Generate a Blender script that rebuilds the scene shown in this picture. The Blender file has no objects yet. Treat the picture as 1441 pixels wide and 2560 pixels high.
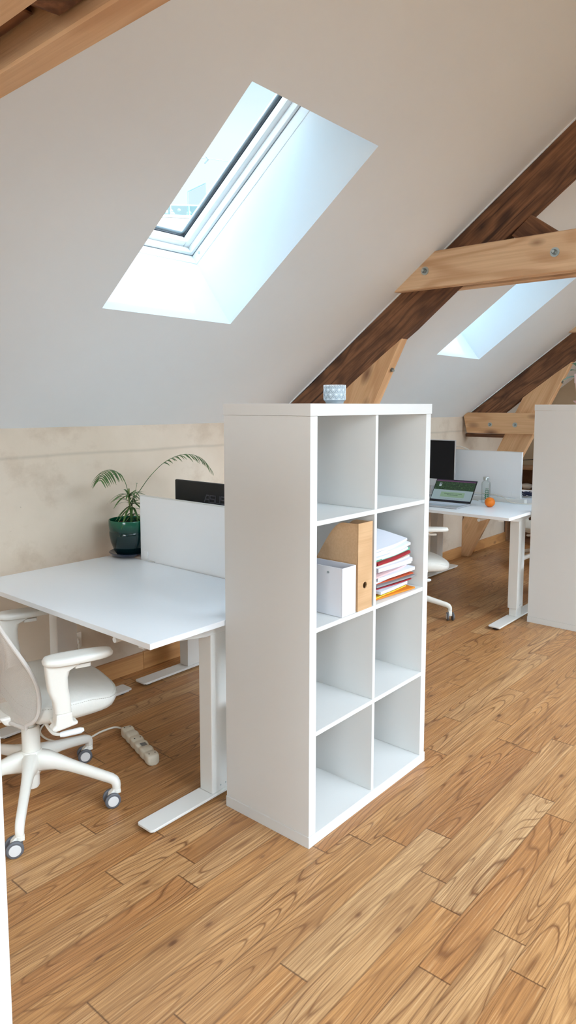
import bpy, bmesh, math, random
from mathutils import Vector, Matrix, noise
random.seed(7)
PI = math.pi
COL = bpy.context.scene.collection

# ---------------------------------------------------------------- colour + materials
def lin(c):
    c /= 255.0
    return c / 12.92 if c <= 0.04045 else ((c + 0.055) / 1.055) ** 2.4
def rgb(r, g, b): return (lin(r), lin(g), lin(b), 1.0)

def new_mat(name):
    m = bpy.data.materials.new(name); m.use_nodes = True
    nt = m.node_tree
    return m, nt, nt.nodes['Principled BSDF']
def N(nt, t, **kw):
    n = nt.nodes.new(t)
    for k, v in kw.items(): setattr(n, k, v)
    return n
def L(nt, a, b): nt.links.new(a, b)
def math_n(nt, op, a, b=None, c=None):
    n = N(nt, 'ShaderNodeMath', operation=op)
    for i, v in enumerate((a, b, c)):
        if v is None: continue
        if isinstance(v, (int, float)): n.inputs[i].default_value = v
        else: L(nt, v, n.inputs[i])
    return n.outputs[0]
def mixc(nt, fac, a, b, blend='MIX'):
    n = N(nt, 'ShaderNodeMix', data_type='RGBA', blend_type=blend)
    if isinstance(fac, (int, float)): n.inputs[0].default_value = fac
    else: L(nt, fac, n.inputs[0])
    for i, v in ((6, a), (7, b)):
        if isinstance(v, tuple): n.inputs[i].default_value = v
        else: L(nt, v, n.inputs[i])
    return n.outputs[2]
def ramp(nt, fac, stops):
    n = N(nt, 'ShaderNodeValToRGB')
    e = n.color_ramp.elements
    while len(e) < len(stops): e.new(0.5)
    for i, (p, c) in enumerate(stops):
        e[i].position = p
        e[i].color = c if isinstance(c, tuple) else (c, c, c, 1)
    L(nt, fac, n.inputs[0]); return n.outputs[0]
def noise_n(nt, vec, scale, detail=2.0, rough=0.5, dist=0.0):
    n = N(nt, 'ShaderNodeTexNoise')
    n.inputs['Scale'].default_value = scale; n.inputs['Detail'].default_value = detail
    n.inputs['Roughness'].default_value = rough; n.inputs['Distortion'].default_value = dist
    L(nt, vec, n.inputs['Vector']); return n.outputs['Fac']
def mapping(nt, vec, scale=(1, 1, 1), loc=(0, 0, 0)):
    n = N(nt, 'ShaderNodeMapping')
    n.inputs['Scale'].default_value = scale; n.inputs['Location'].default_value = loc
    L(nt, vec, n.inputs['Vector']); return n.outputs[0]
def coords(nt, which='Object'): return N(nt, 'ShaderNodeTexCoord').outputs[which]
def bump(nt, b, h, strength=0.2, dist=0.01):
    n = N(nt, 'ShaderNodeBump'); n.inputs['Strength'].default_value = strength
    n.inputs['Distance'].default_value = dist
    L(nt, h, n.inputs['Height']); L(nt, n.outputs[0], b.inputs['Normal'])

def plain(name, col, rough=0.45, metal=0.0, coat=0.0, spec=0.5):
    m, nt, b = new_mat(name)
    b.inputs['Base Color'].default_value = col
    b.inputs['Roughness'].default_value = rough
    b.inputs['Metallic'].default_value = metal
    b.inputs['Coat Weight'].default_value = coat
    b.inputs['Specular IOR Level'].default_value = spec
    # a touch of procedural variation so nothing is dead flat
    f = noise_n(nt, coords(nt), 9.0, 3.0)
    r = math_n(nt, 'MULTIPLY_ADD', f, 0.10, rough - 0.05)
    L(nt, r, b.inputs['Roughness'])
    return m
def mottled(name, c1, c2, scale=3.0, rough=0.85, bumpv=0.05, bscale=60):
    m, nt, b = new_mat(name)
    v = coords(nt)
    f = noise_n(nt, v, scale, 5.0, 0.6)
    L(nt, ramp(nt, f, [(0.35, c1), (0.65, c2)]), b.inputs['Base Color'])
    b.inputs['Roughness'].default_value = rough
    bump(nt, b, noise_n(nt, v, bscale, 3.0), bumpv, 0.002)
    return m

def wood(name, c_light, c_mid, c_dark, across=9.0, along=0.9, rings=9.0, line=0.5, knots=0.5, rough=0.6, knot_col=None, blot=0.0, ks=0.16):
    """timber whose grain follows local X"""
    m, nt, b = new_mat(name)
    v = coords(nt)
    rnd = N(nt, 'ShaderNodeObjectInfo').outputs['Random']
    off = N(nt, 'ShaderNodeCombineXYZ')
    L(nt, math_n(nt, 'MULTIPLY', rnd, 37.0), off.inputs[0]); L(nt, math_n(nt, 'MULTIPLY', rnd, 11.0), off.inputs[1])
    add = N(nt, 'ShaderNodeVectorMath', operation='ADD'); L(nt, v, add.inputs[0]); L(nt, off.outputs[0], add.inputs[1])
    p = add.outputs[0]
    big = noise_n(nt, mapping(nt, p, (along, across * 0.55, across * 0.55)), 1.0, 2.0, 0.5, 0.15)
    # knots
    vor = N(nt, 'ShaderNodeTexVoronoi'); vor.inputs['Scale'].default_value = 1.0
    L(nt, mapping(nt, p, (3.2, 7.0, 7.0)), vor.inputs['Vector'])
    kd = vor.outputs['Distance']
    kmask = ramp(nt, kd, [(0.0, 1.0), (ks, 0.0)])
    kwarp = ramp(nt, kd, [(0.0, 1.0), (0.5, 0.0)])
    ph = math_n(nt, 'MULTIPLY_ADD', kwarp, 0.10 * knots, big)
    s = math_n(nt, 'SINE', math_n(nt, 'MULTIPLY', ph, rings * 2 * PI))
    rline = ramp(nt, math_n(nt, 'MULTIPLY_ADD', s, 0.5, 0.5), [(0.0, 0.0), (0.55, 0.15), (1.0, 1.0)])
    fine = noise_n(nt, mapping(nt, p, (2.5, 120, 120)), 1.0, 3.0, 0.6)
    base = mixc(nt, ramp(nt, fine, [(0.3, 0.0), (0.7, 1.0)]), c_light, c_mid)
    base = mixc(nt, math_n(nt, 'MULTIPLY', rline, line), base, c_dark)
    base = mixc(nt, math_n(nt, 'MULTIPLY', kmask, min(1.0, knots)), base, knot_col or c_dark)
    if blot:
        bl = noise_n(nt, mapping(nt, p, (2.5, 6, 6)), 1.6, 4.0, 0.6)
        base = mixc(nt, math_n(nt, 'MULTIPLY', ramp(nt, bl, [(0.45, 0.0), (0.72, 1.0)]), blot), base, c_dark)
        crack = noise_n(nt, mapping(nt, p, (1.2, 34, 34)), 1.0, 2.0, 0.5, 0.4)
        base = mixc(nt, ramp(nt, crack, [(0.66, 0.0), (0.72, 0.85)]), base, rgb(45, 24, 14))
    L(nt, base, b.inputs['Base Color'])
    b.inputs['Roughness'].default_value = rough
    bump(nt, b, math_n(nt, 'ADD', fine, math_n(nt, 'MULTIPLY', rline, -0.5)), 0.25, 0.003)
    return m

M = {}
M['laminate'] = plain('white_laminate', rgb(224, 224, 222), 0.42)
M['desk_white'] = plain('white_desk_laminate', rgb(245, 247, 249), 0.36)
M['steel_white'] = plain('white_powder_coat', rgb(226, 224, 219), 0.40)
M['chair_plastic'] = plain('warm_white_plastic', rgb(233, 229, 220), 0.36)
M['leather'] = mottled('white_leather', rgb(226, 223, 214), rgb(233, 230, 222), 8, 0.42, 0.25, 90)
M['wheel'] = plain('grey_rubber', rgb(92, 93, 98), 0.5)
M['wheel_cap'] = plain('pale_grey_plastic', rgb(214, 213, 212), 0.4)
M['black'] = plain('black_plastic', rgb(16, 17, 22), 0.35)
M['near_black'] = plain('dark_rubber', rgb(28, 27, 27), 0.6)
M['logo_grey'] = plain('grey_print', rgb(84, 84, 92), 0.4)
M['silver'] = plain('silver_aluminium', rgb(205, 207, 212), 0.35, 0.6)
M['zinc'] = plain('zinc_steel', rgb(190, 200, 200), 0.32, 0.85)
M['zinc_dark'] = plain('dark_zinc_steel', rgb(120, 130, 132), 0.35, 0.8)
M['ceiling'] = mottled('matt_white_plaster', rgb(236, 239, 240), rgb(239, 242, 243), 1.2, 0.9, 0.05, 30)
M['frame'] = plain('white_window_lacquer', rgb(238, 240, 240), 0.3)
M['gasket'] = plain('dark_gasket', rgb(50, 52, 58), 0.5)
M['pot_green'] = None
M['soil'] = mottled('dark_soil', rgb(38, 22, 16), rgb(86, 48, 36), 70, 0.95, 0.8, 120)
M['stem'] = plain('palm_stem', rgb(110, 120, 60), 0.5)
M['leaf'] = mottled('palm_leaf', rgb(48, 84, 38), rgb(84, 122, 60), 20, 0.45, 0.1, 60)
M['orange'] = mottled('orange_peel', rgb(240, 120, 12), rgb(248, 138, 24), 30, 0.42, 0.6, 260)
M['socket'] = plain('white_socket_plastic', rgb(238, 234, 226), 0.45)
M['cable_white'] = plain('white_cable', rgb(222, 214, 200), 0.45)
M['cable_blue'] = plain('dark_blue_cable', rgb(26, 32, 66), 0.45)
M['pink'] = plain('pink_ceramic', rgb(238, 196, 184), 0.4)
M['strip'] = plain('beige_strip_plastic', rgb(216, 205, 184), 0.45)
M['card_white'] = plain('white_card', rgb(232, 232, 238), 0.55)
M['dark_hole'] = plain('dark_recess', rgb(40, 22, 14), 0.8)
M['pine'] = wood('pale_new_pine', rgb(230, 197, 160), rgb(216, 180, 142), rgb(186, 138, 98), 9, 0.7, 7, 0.55, 0.7, 0.65, rgb(110, 62, 36))
M['pine_tie'] = wood('knotty_new_pine', rgb(228, 186, 142), rgb(212, 166, 120), rgb(184, 128, 82), 8, 0.7, 5, 0.4, 1.0, 0.65, rgb(84, 42, 26), 0.0, 0.27)
M['old'] = wood('dark_old_timber', rgb(148, 102, 70), rgb(112, 74, 50), rgb(68, 42, 29), 12, 1.0, 9, 0.6, 0.9, 0.75, rgb(44, 27, 20), 0.75, 0.24)
M['skirting'] = wood('pine_skirting', rgb(212, 160, 104), rgb(198, 144, 90), rgb(160, 104, 58), 7, 0.8, 5, 0.45, 0.8, 0.5, rgb(96, 52, 28))
M['ply'] = wood('birch_plywood', rgb(222, 184, 142), rgb(212, 172, 130), rgb(186, 142, 100), 9, 1.6, 4, 0.35, 0.0, 0.5)
M['cubby'] = wood('warm_brown_board', rgb(170, 130, 96), rgb(150, 112, 82), rgb(120, 84, 58), 8, 1, 4, 0.3, 0.2, 0.6)

def knee_wall_mat(name):
    m, nt, b = new_mat(name)
    v = coords(nt)
    f = noise_n(nt, v, 1.6, 5.0, 0.6)
    c = ramp(nt, f, [(0.3, rgb(212, 195, 174)), (0.7, rgb(225, 210, 192))])
    st = noise_n(nt, mapping(nt, v, (1, 1, 1.2), (3.1, 0, 1.7)), 3.4, 5.0, 0.65)
    c = mixc(nt, ramp(nt, st, [(0.55, 0.0), (0.75, 0.5)]), c, rgb(176, 152, 126))
    # trowel line a hand's width under the slope
    sep = N(nt, 'ShaderNodeSeparateXYZ'); L(nt, v, sep.inputs[0])
    zz = math_n(nt, 'ADD', sep.outputs[2], math_n(nt, 'MULTIPLY', noise_n(nt, v, 2.0, 2), 0.03))
    d = math_n(nt, 'ABSOLUTE', math_n(nt, 'SUBTRACT', zz, 1.235))
    c = mixc(nt, ramp(nt, d, [(0.0, 0.35), (0.012, 0.0)]), c, rgb(158, 146, 128))
    sp = noise_n(nt, v, 26, 4, 0.75)
    c = mixc(nt, ramp(nt, sp, [(0.70, 0.0), (0.78, 0.5)]), c, rgb(128, 100, 74))
    L(nt, c, b.inputs['Base Color']); b.inputs['Roughness'].default_value = 0.9
    bump(nt, b, noise_n(nt, v, 14, 5, 0.6), 0.25, 0.006)
    return m
M['knee'] = knee_wall_mat('beige_lime_plaster')

def floor_mat():
    m, nt, b = new_mat('oak_strip_floor')
    v = coords(nt)
    sep = N(nt, 'ShaderNodeSeparateXYZ'); L(nt, v, sep.inputs[0])
    x, y = sep.outputs[0], sep.outputs[1]
    W = 0.094
    ry = math_n(nt, 'DIVIDE', math_n(nt, 'ADD', y, 10.015), W)
    row = math_n(nt, 'FLOOR', ry); fy = math_n(nt, 'FRACT', ry)
    wn = N(nt, 'ShaderNodeTexWhiteNoise', noise_dimensions='1D'); L(nt, row, wn.inputs['W'])
    length = math_n(nt, 'MULTIPLY_ADD', wn.outputs['Value'], 0.55, 0.72)
    wn2 = N(nt, 'ShaderNodeTexWhiteNoise', noise_dimensions='1D'); L(nt, math_n(nt, 'ADD', row, 77.3), wn2.inputs['W'])
    rx = math_n(nt, 'DIVIDE', math_n(nt, 'ADD', math_n(nt, 'ADD', x, 20.0), math_n(nt, 'MULTIPLY', wn2.outputs['Value'], 3.0)), length)
    pl = math_n(nt, 'FLOOR', rx); fx = math_n(nt, 'FRACT', rx)
    cid = N(nt, 'ShaderNodeCombineXYZ'); L(nt, row, cid.inputs[0]); L(nt, pl, cid.inputs[1])
    wn3 = N(nt, 'ShaderNodeTexWhiteNoise', noise_dimensions='3D'); L(nt, cid.outputs[0], wn3.inputs['Vector'])
    sc = N(nt, 'ShaderNodeVectorMath', operation='SCALE'); L(nt, wn3.outputs['Color'], sc.inputs[0]); sc.inputs[3].default_value = 60.0
    add = N(nt, 'ShaderNodeVectorMath', operation='ADD'); L(nt, v, add.inputs[0]); L(nt, sc.outputs[0], add.inputs[1])
    p = add.outputs[0]
    big = noise_n(nt, mapping(nt, p, (0.95, 9.0, 1)), 1.0, 0.6, 0.3, 0.0)
    vor = N(nt, 'ShaderNodeTexVoronoi'); vor.inputs['Scale'].default_value = 1.0
    L(nt, mapping(nt, p, (1.5, 5.5, 1)), vor.inputs['Vector'])
    kd = vor.outputs['Distance']
    kmask = ramp(nt, kd, [(0.0, 1.0), (0.05, 0.5), (0.09, 0.0)])
    kwarp = ramp(nt, kd, [(0.0, 1.0), (0.35, 0.0)])
    ph = math_n(nt, 'MULTIPLY_ADD', kwarp, 0.05, big)
    ph = math_n(nt, 'MULTIPLY_ADD', noise_n(nt, mapping(nt, p, (9, 30, 1)), 1.0, 2.0), 0.004, ph)
    s = math_n(nt, 'SINE', math_n(nt, 'MULTIPLY', ph, 22.0 * 2 * PI))
    s01 = math_n(nt, 'MULTIPLY_ADD', s, 0.5, 0.5)
    rl = ramp(nt, s01, [(0.0, 0.0), (0.82, 0.05), (0.97, 0.6), (1.0, 1.0)])
    strength = ramp(nt, noise_n(nt, mapping(nt, p, (1.1, 5, 1)), 1.0, 2.0), [(0.35, 0.25), (0.65, 0.85)])
    streak = noise_n(nt, mapping(nt, p, (2.2, 75, 1)), 1.0, 4.0, 0.7)
    fine = noise_n(nt, mapping(nt, p, (4, 210, 1)), 1.0, 3.0, 0.65)
    tone = ramp(nt, wn3.outputs['Value'], [(0.0, rgb(184, 128, 78)), (0.4, rgb(196, 142, 88)), (0.75, rgb(203, 153, 101)), (1.0, rgb(213, 172, 124))])
    broad = noise_n(nt, mapping(nt, p, (1.6, 14, 1)), 1.0, 3.0, 0.55)
    c = mixc(nt, ramp(nt, broad, [(0.42, 0.0), (0.75, 0.55)]), tone, rgb(150, 104, 64))
    c = mixc(nt, ramp(nt, streak, [(0.45, 0.0), (0.68, 0.55)]), c, rgb(140, 94, 54))
    c = mixc(nt, ramp(nt, fine, [(0.45, 0.0), (0.62, 0.5)]), c, rgb(128, 84, 48))
    c = mixc(nt, ramp(nt, fine, [(0.32, 0.45), (0.42, 0.0)]), c, rgb(216, 178, 132))
    c = mixc(nt, math_n(nt, 'MULTIPLY', rl, strength), c, rgb(108, 66, 36))
    c = mixc(nt, math_n(nt, 'MULTIPLY', kmask, 0.75), c, rgb(74, 42, 24))
    v2 = N(nt, 'ShaderNodeTexVoronoi'); v2.inputs['Scale'].default_value = 1.0
    L(nt, mapping(nt, p, (3.4, 7.5, 1), (5.3, 2.1, 0)), v2.inputs['Vector'])
    c = mixc(nt, ramp(nt, v2.outputs['Distance'], [(0.0, 0.9), (0.035, 0.75), (0.075, 0.0)]), c, rgb(66, 38, 24))
    c = mixc(nt, ramp(nt, v2.outputs['Distance'], [(0.05, 0.35), (0.20, 0.0)]), c, rgb(132, 86, 52))
    # seams
    ey = math_n(nt, 'MULTIPLY', math_n(nt, 'MINIMUM', fy, math_n(nt, 'SUBTRACT', 1.0, fy)), W)
    ex = math_n(nt, 'MULTIPLY', math_n(nt, 'MINIMUM', fx, math_n(nt, 'SUBTRACT', 1.0, fx)), length)
    sx = ramp(nt, ex, [(0.0, 0.8), (0.0013, 0.0)])
    sy = ramp(nt, ey, [(0.0, 0.45), (0.0010, 0.0)])
    seam = math_n(nt, 'MAXIMUM', sx, sy)
    c = mixc(nt, seam, c, rgb(70, 40, 22))
    L(nt, c, b.inputs['Base Color'])
    L(nt, math_n(nt, 'MULTIPLY_ADD', fine, 0.16, 0.30), b.inputs['Roughness'])
    h = math_n(nt, 'SUBTRACT', math_n(nt, 'MULTIPLY', fine, 0.6), math_n(nt, 'ADD', seam, math_n(nt, 'MULTIPLY', rl, 0.3)))
    bump(nt, b, h, 0.22, 0.0015)
    return m
M['floor'] = floor_mat()

def glass_mat(name, tint=(0.96, 0.98, 0.985, 1), gloss=0.9, edge=1.45):
    m = bpy.data.materials.new(name); m.use_nodes = True
    nt = m.node_tree; nt.nodes.clear()
    out = N(nt, 'ShaderNodeOutputMaterial'); mx = N(nt, 'ShaderNodeMixShader')
    tr = N(nt, 'ShaderNodeBsdfTransparent'); tr.inputs[0].default_value = tint
    gl = N(nt, 'ShaderNodeBsdfGlossy'); gl.inputs['Roughness'].default_value = 0.02
    fr = N(nt, 'ShaderNodeFresnel'); fr.inputs[0].default_value = edge
    L(nt, math_n(nt, 'MULTIPLY', fr.outputs[0], gloss), mx.inputs[0])
    L(nt, tr.outputs[0], mx.inputs[1]); L(nt, gl.outputs[0], mx.inputs[2]); L(nt, mx.outputs[0], out.inputs[0])
    return m
M['glass'] = glass_mat('window_glass', gloss=0.35)
M['bottle_glass'] = glass_mat('bottle_glass', (0.985, 0.995, 0.99, 1), 0.35, 1.45)

def frosted():
    m, nt, b = new_mat('frosted_pressed_glass')
    b.inputs['Base Color'].default_value = rgb(176, 190, 198)
    b.inputs['Roughness'].default_value = 0.35
    b.inputs['Alpha'].default_value = 0.6
    bump(nt, b, noise_n(nt, coords(nt), 200, 2), 0.2, 0.001)
    return m
M['frosted'] = frosted()
M['frost_line'] = plain('pressed_glass_ridge', rgb(240, 246, 250), 0.25)

def mesh_fabric():
    m = bpy.data.materials.new('grey_mesh_fabric'); m.use_nodes = True
    nt = m.node_tree; b = nt.nodes['Principled BSDF']; out = nt.nodes['Material Output']
    b.inputs['Base Color'].default_value = rgb(206, 198, 190); b.inputs['Roughness'].default_value = 0.7
    uv = coords(nt, 'UV')
    sep = N(nt, 'ShaderNodeSeparateXYZ'); L(nt, uv, sep.inputs[0])
    k = 2 * PI / 0.0060
    a = math_n(nt, 'SINE', math_n(nt, 'MULTIPLY', math_n(nt, 'ADD', sep.outputs[0], sep.outputs[1]), k * 0.7))
    c = math_n(nt, 'SINE', math_n(nt, 'MULTIPLY', math_n(nt, 'SUBTRACT', sep.outputs[0], sep.outputs[1]), k * 0.7))
    h = math_n(nt, 'MULTIPLY', a, c)
    hole = ramp(nt, h, [(0.22, 0.0), (0.42, 0.9)])
    tr = N(nt, 'ShaderNodeBsdfTransparent'); mx = N(nt, 'ShaderNodeMixShader')
    L(nt, hole, mx.inputs[0]); L(nt, b.outputs[0], mx.inputs[1]); L(nt, tr.outputs[0], mx.inputs[2]); L(nt, mx.outputs[0], out.inputs[0])
    return m
M['mesh'] = mesh_fabric()

def pot_mat():
    m, nt, b = new_mat('green_glaze')
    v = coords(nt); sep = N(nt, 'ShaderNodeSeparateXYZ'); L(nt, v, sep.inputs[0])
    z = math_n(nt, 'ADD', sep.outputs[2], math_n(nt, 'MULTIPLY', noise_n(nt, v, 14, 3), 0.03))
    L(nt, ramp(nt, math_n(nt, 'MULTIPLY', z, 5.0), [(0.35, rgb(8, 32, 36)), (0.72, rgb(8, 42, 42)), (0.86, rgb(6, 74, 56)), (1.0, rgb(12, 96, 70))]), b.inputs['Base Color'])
    b.inputs['Roughness'].default_value = 0.14; b.inputs['Coat Weight'].default_value = 0.15
    return m
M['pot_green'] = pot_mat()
M['saucer_blue'] = plain('dark_blue_glaze', rgb(20, 28, 52), 0.15, 0, 0.5)

def screen_mat(z_lo, z_hi):
    """laptop web page: purple bar, leafy photo, pale page with a green banner; UV 0-1"""
    m = bpy.data.materials.new('lit_laptop_screen'); m.use_nodes = True
    nt = m.node_tree; b = nt.nodes['Principled BSDF']
    uv = coords(nt, 'UV'); sep = N(nt, 'ShaderNodeSeparateXYZ'); L(nt, uv, sep.inputs[0])
    u, v = sep.outputs[0], sep.outputs[1]
    leaf = noise_n(nt, mapping(nt, uv, (34, 20, 1)), 1.0, 5.0, 0.7, 1.2)
    leafc = ramp(nt, leaf, [(0.36, rgb(10, 26, 16)), (0.5, rgb(30, 66, 36)), (0.6, rgb(66, 104, 58)), (0.72, rgb(150, 182, 140))])
    page = rgb(176, 200, 206)
    def box(u0, u1, v0, v1):
        a = math_n(nt, 'MULTIPLY', math_n(nt, 'GREATER_THAN', u, u0), math_n(nt, 'LESS_THAN', u, u1))
        c = math_n(nt, 'MULTIPLY', math_n(nt, 'GREATER_THAN', v, v0), math_n(nt, 'LESS_THAN', v, v1))
        return math_n(nt, 'MULTIPLY', a, c)
    c = mixc(nt, box(0, 1, 0.52, 0.92), page, leafc)
    c = mixc(nt, box(0, 1, 0.92, 1.1), c, rgb(116, 66, 110))
    c = mixc(nt, box(0, 1, 0.965, 1.1), c, rgb(58, 30, 72))
    c = mixc(nt, box(0.21, 0.81, 0.18, 0.42), c, rgb(154, 190, 158))
    c = mixc(nt, box(0.10, 0.16, 0.68, 0.84), c, rgb(206, 226, 232))
    c = mixc(nt, box(0.12, 0.145, 0.76, 0.82), c, rgb(40, 60, 70))
    c = mixc(nt, box(0, 1, -0.1, 0.045), c, rgb(22, 20, 44))
    L(nt, c, b.inputs['Emission Color']); b.inputs['Emission Strength'].default_value = 0.55
    b.inputs['Base Color'].default_value = rgb(14, 14, 18); b.inputs['Roughness'].default_value = 0.25
    return m

# ---------------------------------------------------------------- mesh builder
class MB:
    def __init__(self): self.bm = bmesh.new()
    def face(self, pts):
        return self.bm.faces.new([self.bm.verts.new(p) for p in pts])
    def box(self, x0, x1, y0, y1, z0, z1, mat=None):
        v = [Vector((x, y, z)) for x in (x0, x1) for y in (y0, y1) for z in (z0, z1)]
        if mat is not None: v = [mat @ p for p in v]
        b = [self.bm.verts.new(p) for p in v]
        for f in ((0, 1, 3, 2), (4, 6, 7, 5), (0, 4, 5, 1), (2, 3, 7, 6), (0, 2, 6, 4), (1, 5, 7, 3)):
            self.bm.faces.new([b[i] for i in f])
        return self
    def prism(self, poly, a, b, f):
        """poly list of 2D, f(u, v, w) -> 3D, extruded w from a to b"""
        A = [self.bm.verts.new(f(u, v, a)) for u, v in poly]
        B = [self.bm.verts.new(f(u, v, b)) for u, v in poly]
        n = len(poly)
        self.bm.faces.new(A[::-1]); self.bm.faces.new(B)
        for i in range(n): self.bm.faces.new((A[i], A[(i + 1) % n], B[(i + 1) % n], B[i]))
        return self
    def lathe(self, prof, seg=32, c=(0, 0, 0), closed=False, R=None):
        rings = []
        for r, z in prof:
            if r < 1e-6:
                p = Vector((0, 0, z))
                if R is not None: p = R @ p
                rings.append([self.bm.verts.new(p + Vector(c))])
            else:
                rg = []
                for k in range(seg):
                    p = Vector((r * math.cos(2 * PI * k / seg), r * math.sin(2 * PI * k / seg), z))
                    if R is not None: p = R @ p
                    rg.append(self.bm.verts.new(p + Vector(c)))
                rings.append(rg)
        pairs = list(zip(rings, rings[1:]))
        if closed: pairs.append((rings[-1], rings[0]))
        for A, B in pairs:
            for k in range(seg):
                k2 = (k + 1) % seg
                if len(A) == 1 and len(B) == 1: continue
                if len(A) == 1: self.bm.faces.new((A[0], B[k], B[k2]))
                elif len(B) == 1: self.bm.faces.new((A[k], A[k2], B[0]))
                else: self.bm.faces.new((A[k], A[k2], B[k2], B[k]))
        return self
    def cyl(self, p0, p1, r0, r1=None, seg=24):
        if r1 is None: r1 = r0
        p0, p1 = Vector(p0), Vector(p1); d = p1 - p0
        q = d.to_track_quat('Z', 'Y').to_matrix()
        return self.lathe([(0, 0), (r0, 0), (r1, d.length), (0, d.length)], seg, p0, False, q)
    def tube(self, pts, r, seg=10, rz=None, cap=True):
        """sweep; r float or list; rz optional second radius (ellipse) list"""
        pts = [Vector(p) for p in pts]; n = len(pts)
        rs = r if isinstance(r, (list, tuple)) else [r] * n
        r2 = rz if isinstance(rz, (list, tuple)) else ([rz] * n if rz else rs)
        rings = []; up = Vector((0, 0, 1)); s = None
        for i, p in enumerate(pts):
            t = (pts[min(i + 1, n - 1)] - pts[max(i - 1, 0)]).normalized()
            if s is None:
                s = t.cross(up)
                if s.length < 0.05: s = t.cross(Vector((1, 0, 0)))
            else:
                s = s - t * s.dot(t)
            s.normalize(); u = s.cross(t).normalized()
            rings.append([self.bm.verts.new(p + s * rs[i] * math.cos(2 * PI * k / seg) + u * r2[i] * math.sin(2 * PI * k / seg)) for k in range(seg)])
        for A, B in zip(rings, rings[1:]):
            for k in range(seg): self.bm.faces.new((A[k], A[(k + 1) % seg], B[(k + 1) % seg], B[k]))
        if cap: self.bm.faces.new(rings[0][::-1]); self.bm.faces.new(rings[-1])
        return self
    def build(self, name, mat, parent=None, bevel=0.0, smooth=None, seg=2, mods=(), angle=35):
        bmesh.ops.recalc_face_normals(self.bm, faces=self.bm.faces)
        me = bpy.data.meshes.new(name); self.bm.to_mesh(me); self.bm.free()
        o = bpy.data.objects.new(name, me); COL.objects.link(o)
        if mat is not None: me.materials.append(mat)
        if parent is not None: o.parent = parent
        if smooth or bevel:
            for p in me.polygons: p.use_smooth = True
            me.set_sharp_from_angle(angle=math.radians(angle if not bevel else 30))
        if bevel:
            md = o.modifiers.new('bevel', 'BEVEL'); md.width = bevel; md.segments = seg
            md.limit_method = 'ANGLE'; md.angle_limit = math.radians(30); md.harden_normals = False
            for p in me.polygons: p.use_smooth = False
        return o

def tag(o, label=None, cat=None, group=None, kind=None):
    if label: o['label'] = label
    if cat: o['category'] = cat
    if group: o['group'] = group
    if kind: o['kind'] = kind
    return o
def thing(name, label, cat, loc=(0, 0, 0), rz=0.0, group=None, kind=None):
    o = bpy.data.objects.new(name, None); COL.objects.link(o)
    o.empty_display_size = 0.1
    o.location = loc; o.rotation_euler = (0, 0, rz)
    return tag(o, label, cat, group, kind)
def copy_tree(o, parent=None):
    c = o.copy(); COL.objects.link(c)
    c.parent = parent
    for ch in list(o.children): copy_tree(ch, c)
    return c
def smoothstep(a, b, x):
    t = max(0.0, min(1.0, (x - a) / (b - a))); return t * t * (3 - 2 * t)
def catmull(pts, n=8):
    P = [Vector(p) for p in pts]; P = [P[0] * 2 - P[1]] + P + [P[-1] * 2 - P[-2]]
    out = []
    for i in range(1, len(P) - 2):
        for k in range(n):
            t = k / n; a, b, c, d = P[i - 1:i + 3]
            out.append(0.5 * ((2 * b) + (c - a) * t + (2 * a - 5 * b + 4 * c - d) * t * t + (3 * b - a - 3 * c + d) * t ** 3))
    out.append(P[-2]); return out

# ---------------------------------------------------------------- the room
ANG = math.radians(37); CS, SN = math.cos(ANG), math.sin(ANG)
YW, ZW = 1.71, 1.357                     # knee wall plane, height of the slope's foot
X0, X1 = -4.6, 5.95                      # gables
RIDGE_Y = -1.60
S_RIDGE = (YW - RIDGE_Y) / CS
Z_RIDGE = ZW + S_RIDGE * SN
Y2 = 2 * RIDGE_Y - YW                    # opposite knee wall
def slope(x, s, o): return Vector((x, YW - s * CS + o * SN, ZW + s * SN + o * CS))
def slope2(x, s, o): return Vector((x, Y2 + s * CS - o * SN, ZW + s * SN + o * CS))
REV = 0.385

def slab(name, f, holes, mat, th):
    mb = MB()
    xs = sorted({X0, X1} | {h[0] for h in holes} | {h[1] for h in holes})
    ss = sorted({0.0, S_RIDGE} | {h[2] for h in holes} | {h[3] for h in holes})
    def hole(a, b):
        cx, cy = (xs[a] + xs[a + 1]) / 2, (ss[b] + ss[b + 1]) / 2
        return any(h[0] < cx < h[1] and h[2] < cy < h[3] for h in holes)
    V = {}
    def v(i, j, k):
        if (i, j, k) not in V: V[(i, j, k)] = mb.bm.verts.new(f(xs[i], ss[j], th * k))
        return V[(i, j, k)]
    nx, ns = len(xs) - 1, len(ss) - 1
    for i in range(nx):
        for j in range(ns):
            if hole(i, j): continue
            mb.bm.faces.new((v(i, j, 0), v(i + 1, j, 0), v(i + 1, j + 1, 0), v(i, j + 1, 0)))
            mb.bm.faces.new((v(i, j, 1), v(i, j + 1, 1), v(i + 1, j + 1, 1), v(i + 1, j, 1)))
            for di, dj, a, b in ((-1, 0, (i, j), (i, j + 1)), (1, 0, (i + 1, j), (i + 1, j + 1)), (0, -1, (i, j), (i + 1, j)), (0, 1, (i, j + 1), (i + 1, j + 1))):
                ii, jj = i + di, j + dj
                if ii < 0 or ii >= nx or jj < 0 or jj >= ns or hole(ii, jj):
                    mb.bm.faces.new((v(*a, 0), v(*b, 0), v(*b, 1), v(*a, 1)))
    o = mb.build(name, mat); return tag(o, kind='structure')
HOLE1 = (-0.02, 0.70, 0.820, 1.860)
HOLE2 = (2.79, 3.47, 0.775, 1.860)
slab('ceiling', slope, [HOLE1, HOLE2], M['ceiling'], REV)
s_a, s_b = (-Y2 - 4.05) / CS, (-Y2 - 2.62) / CS
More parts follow.
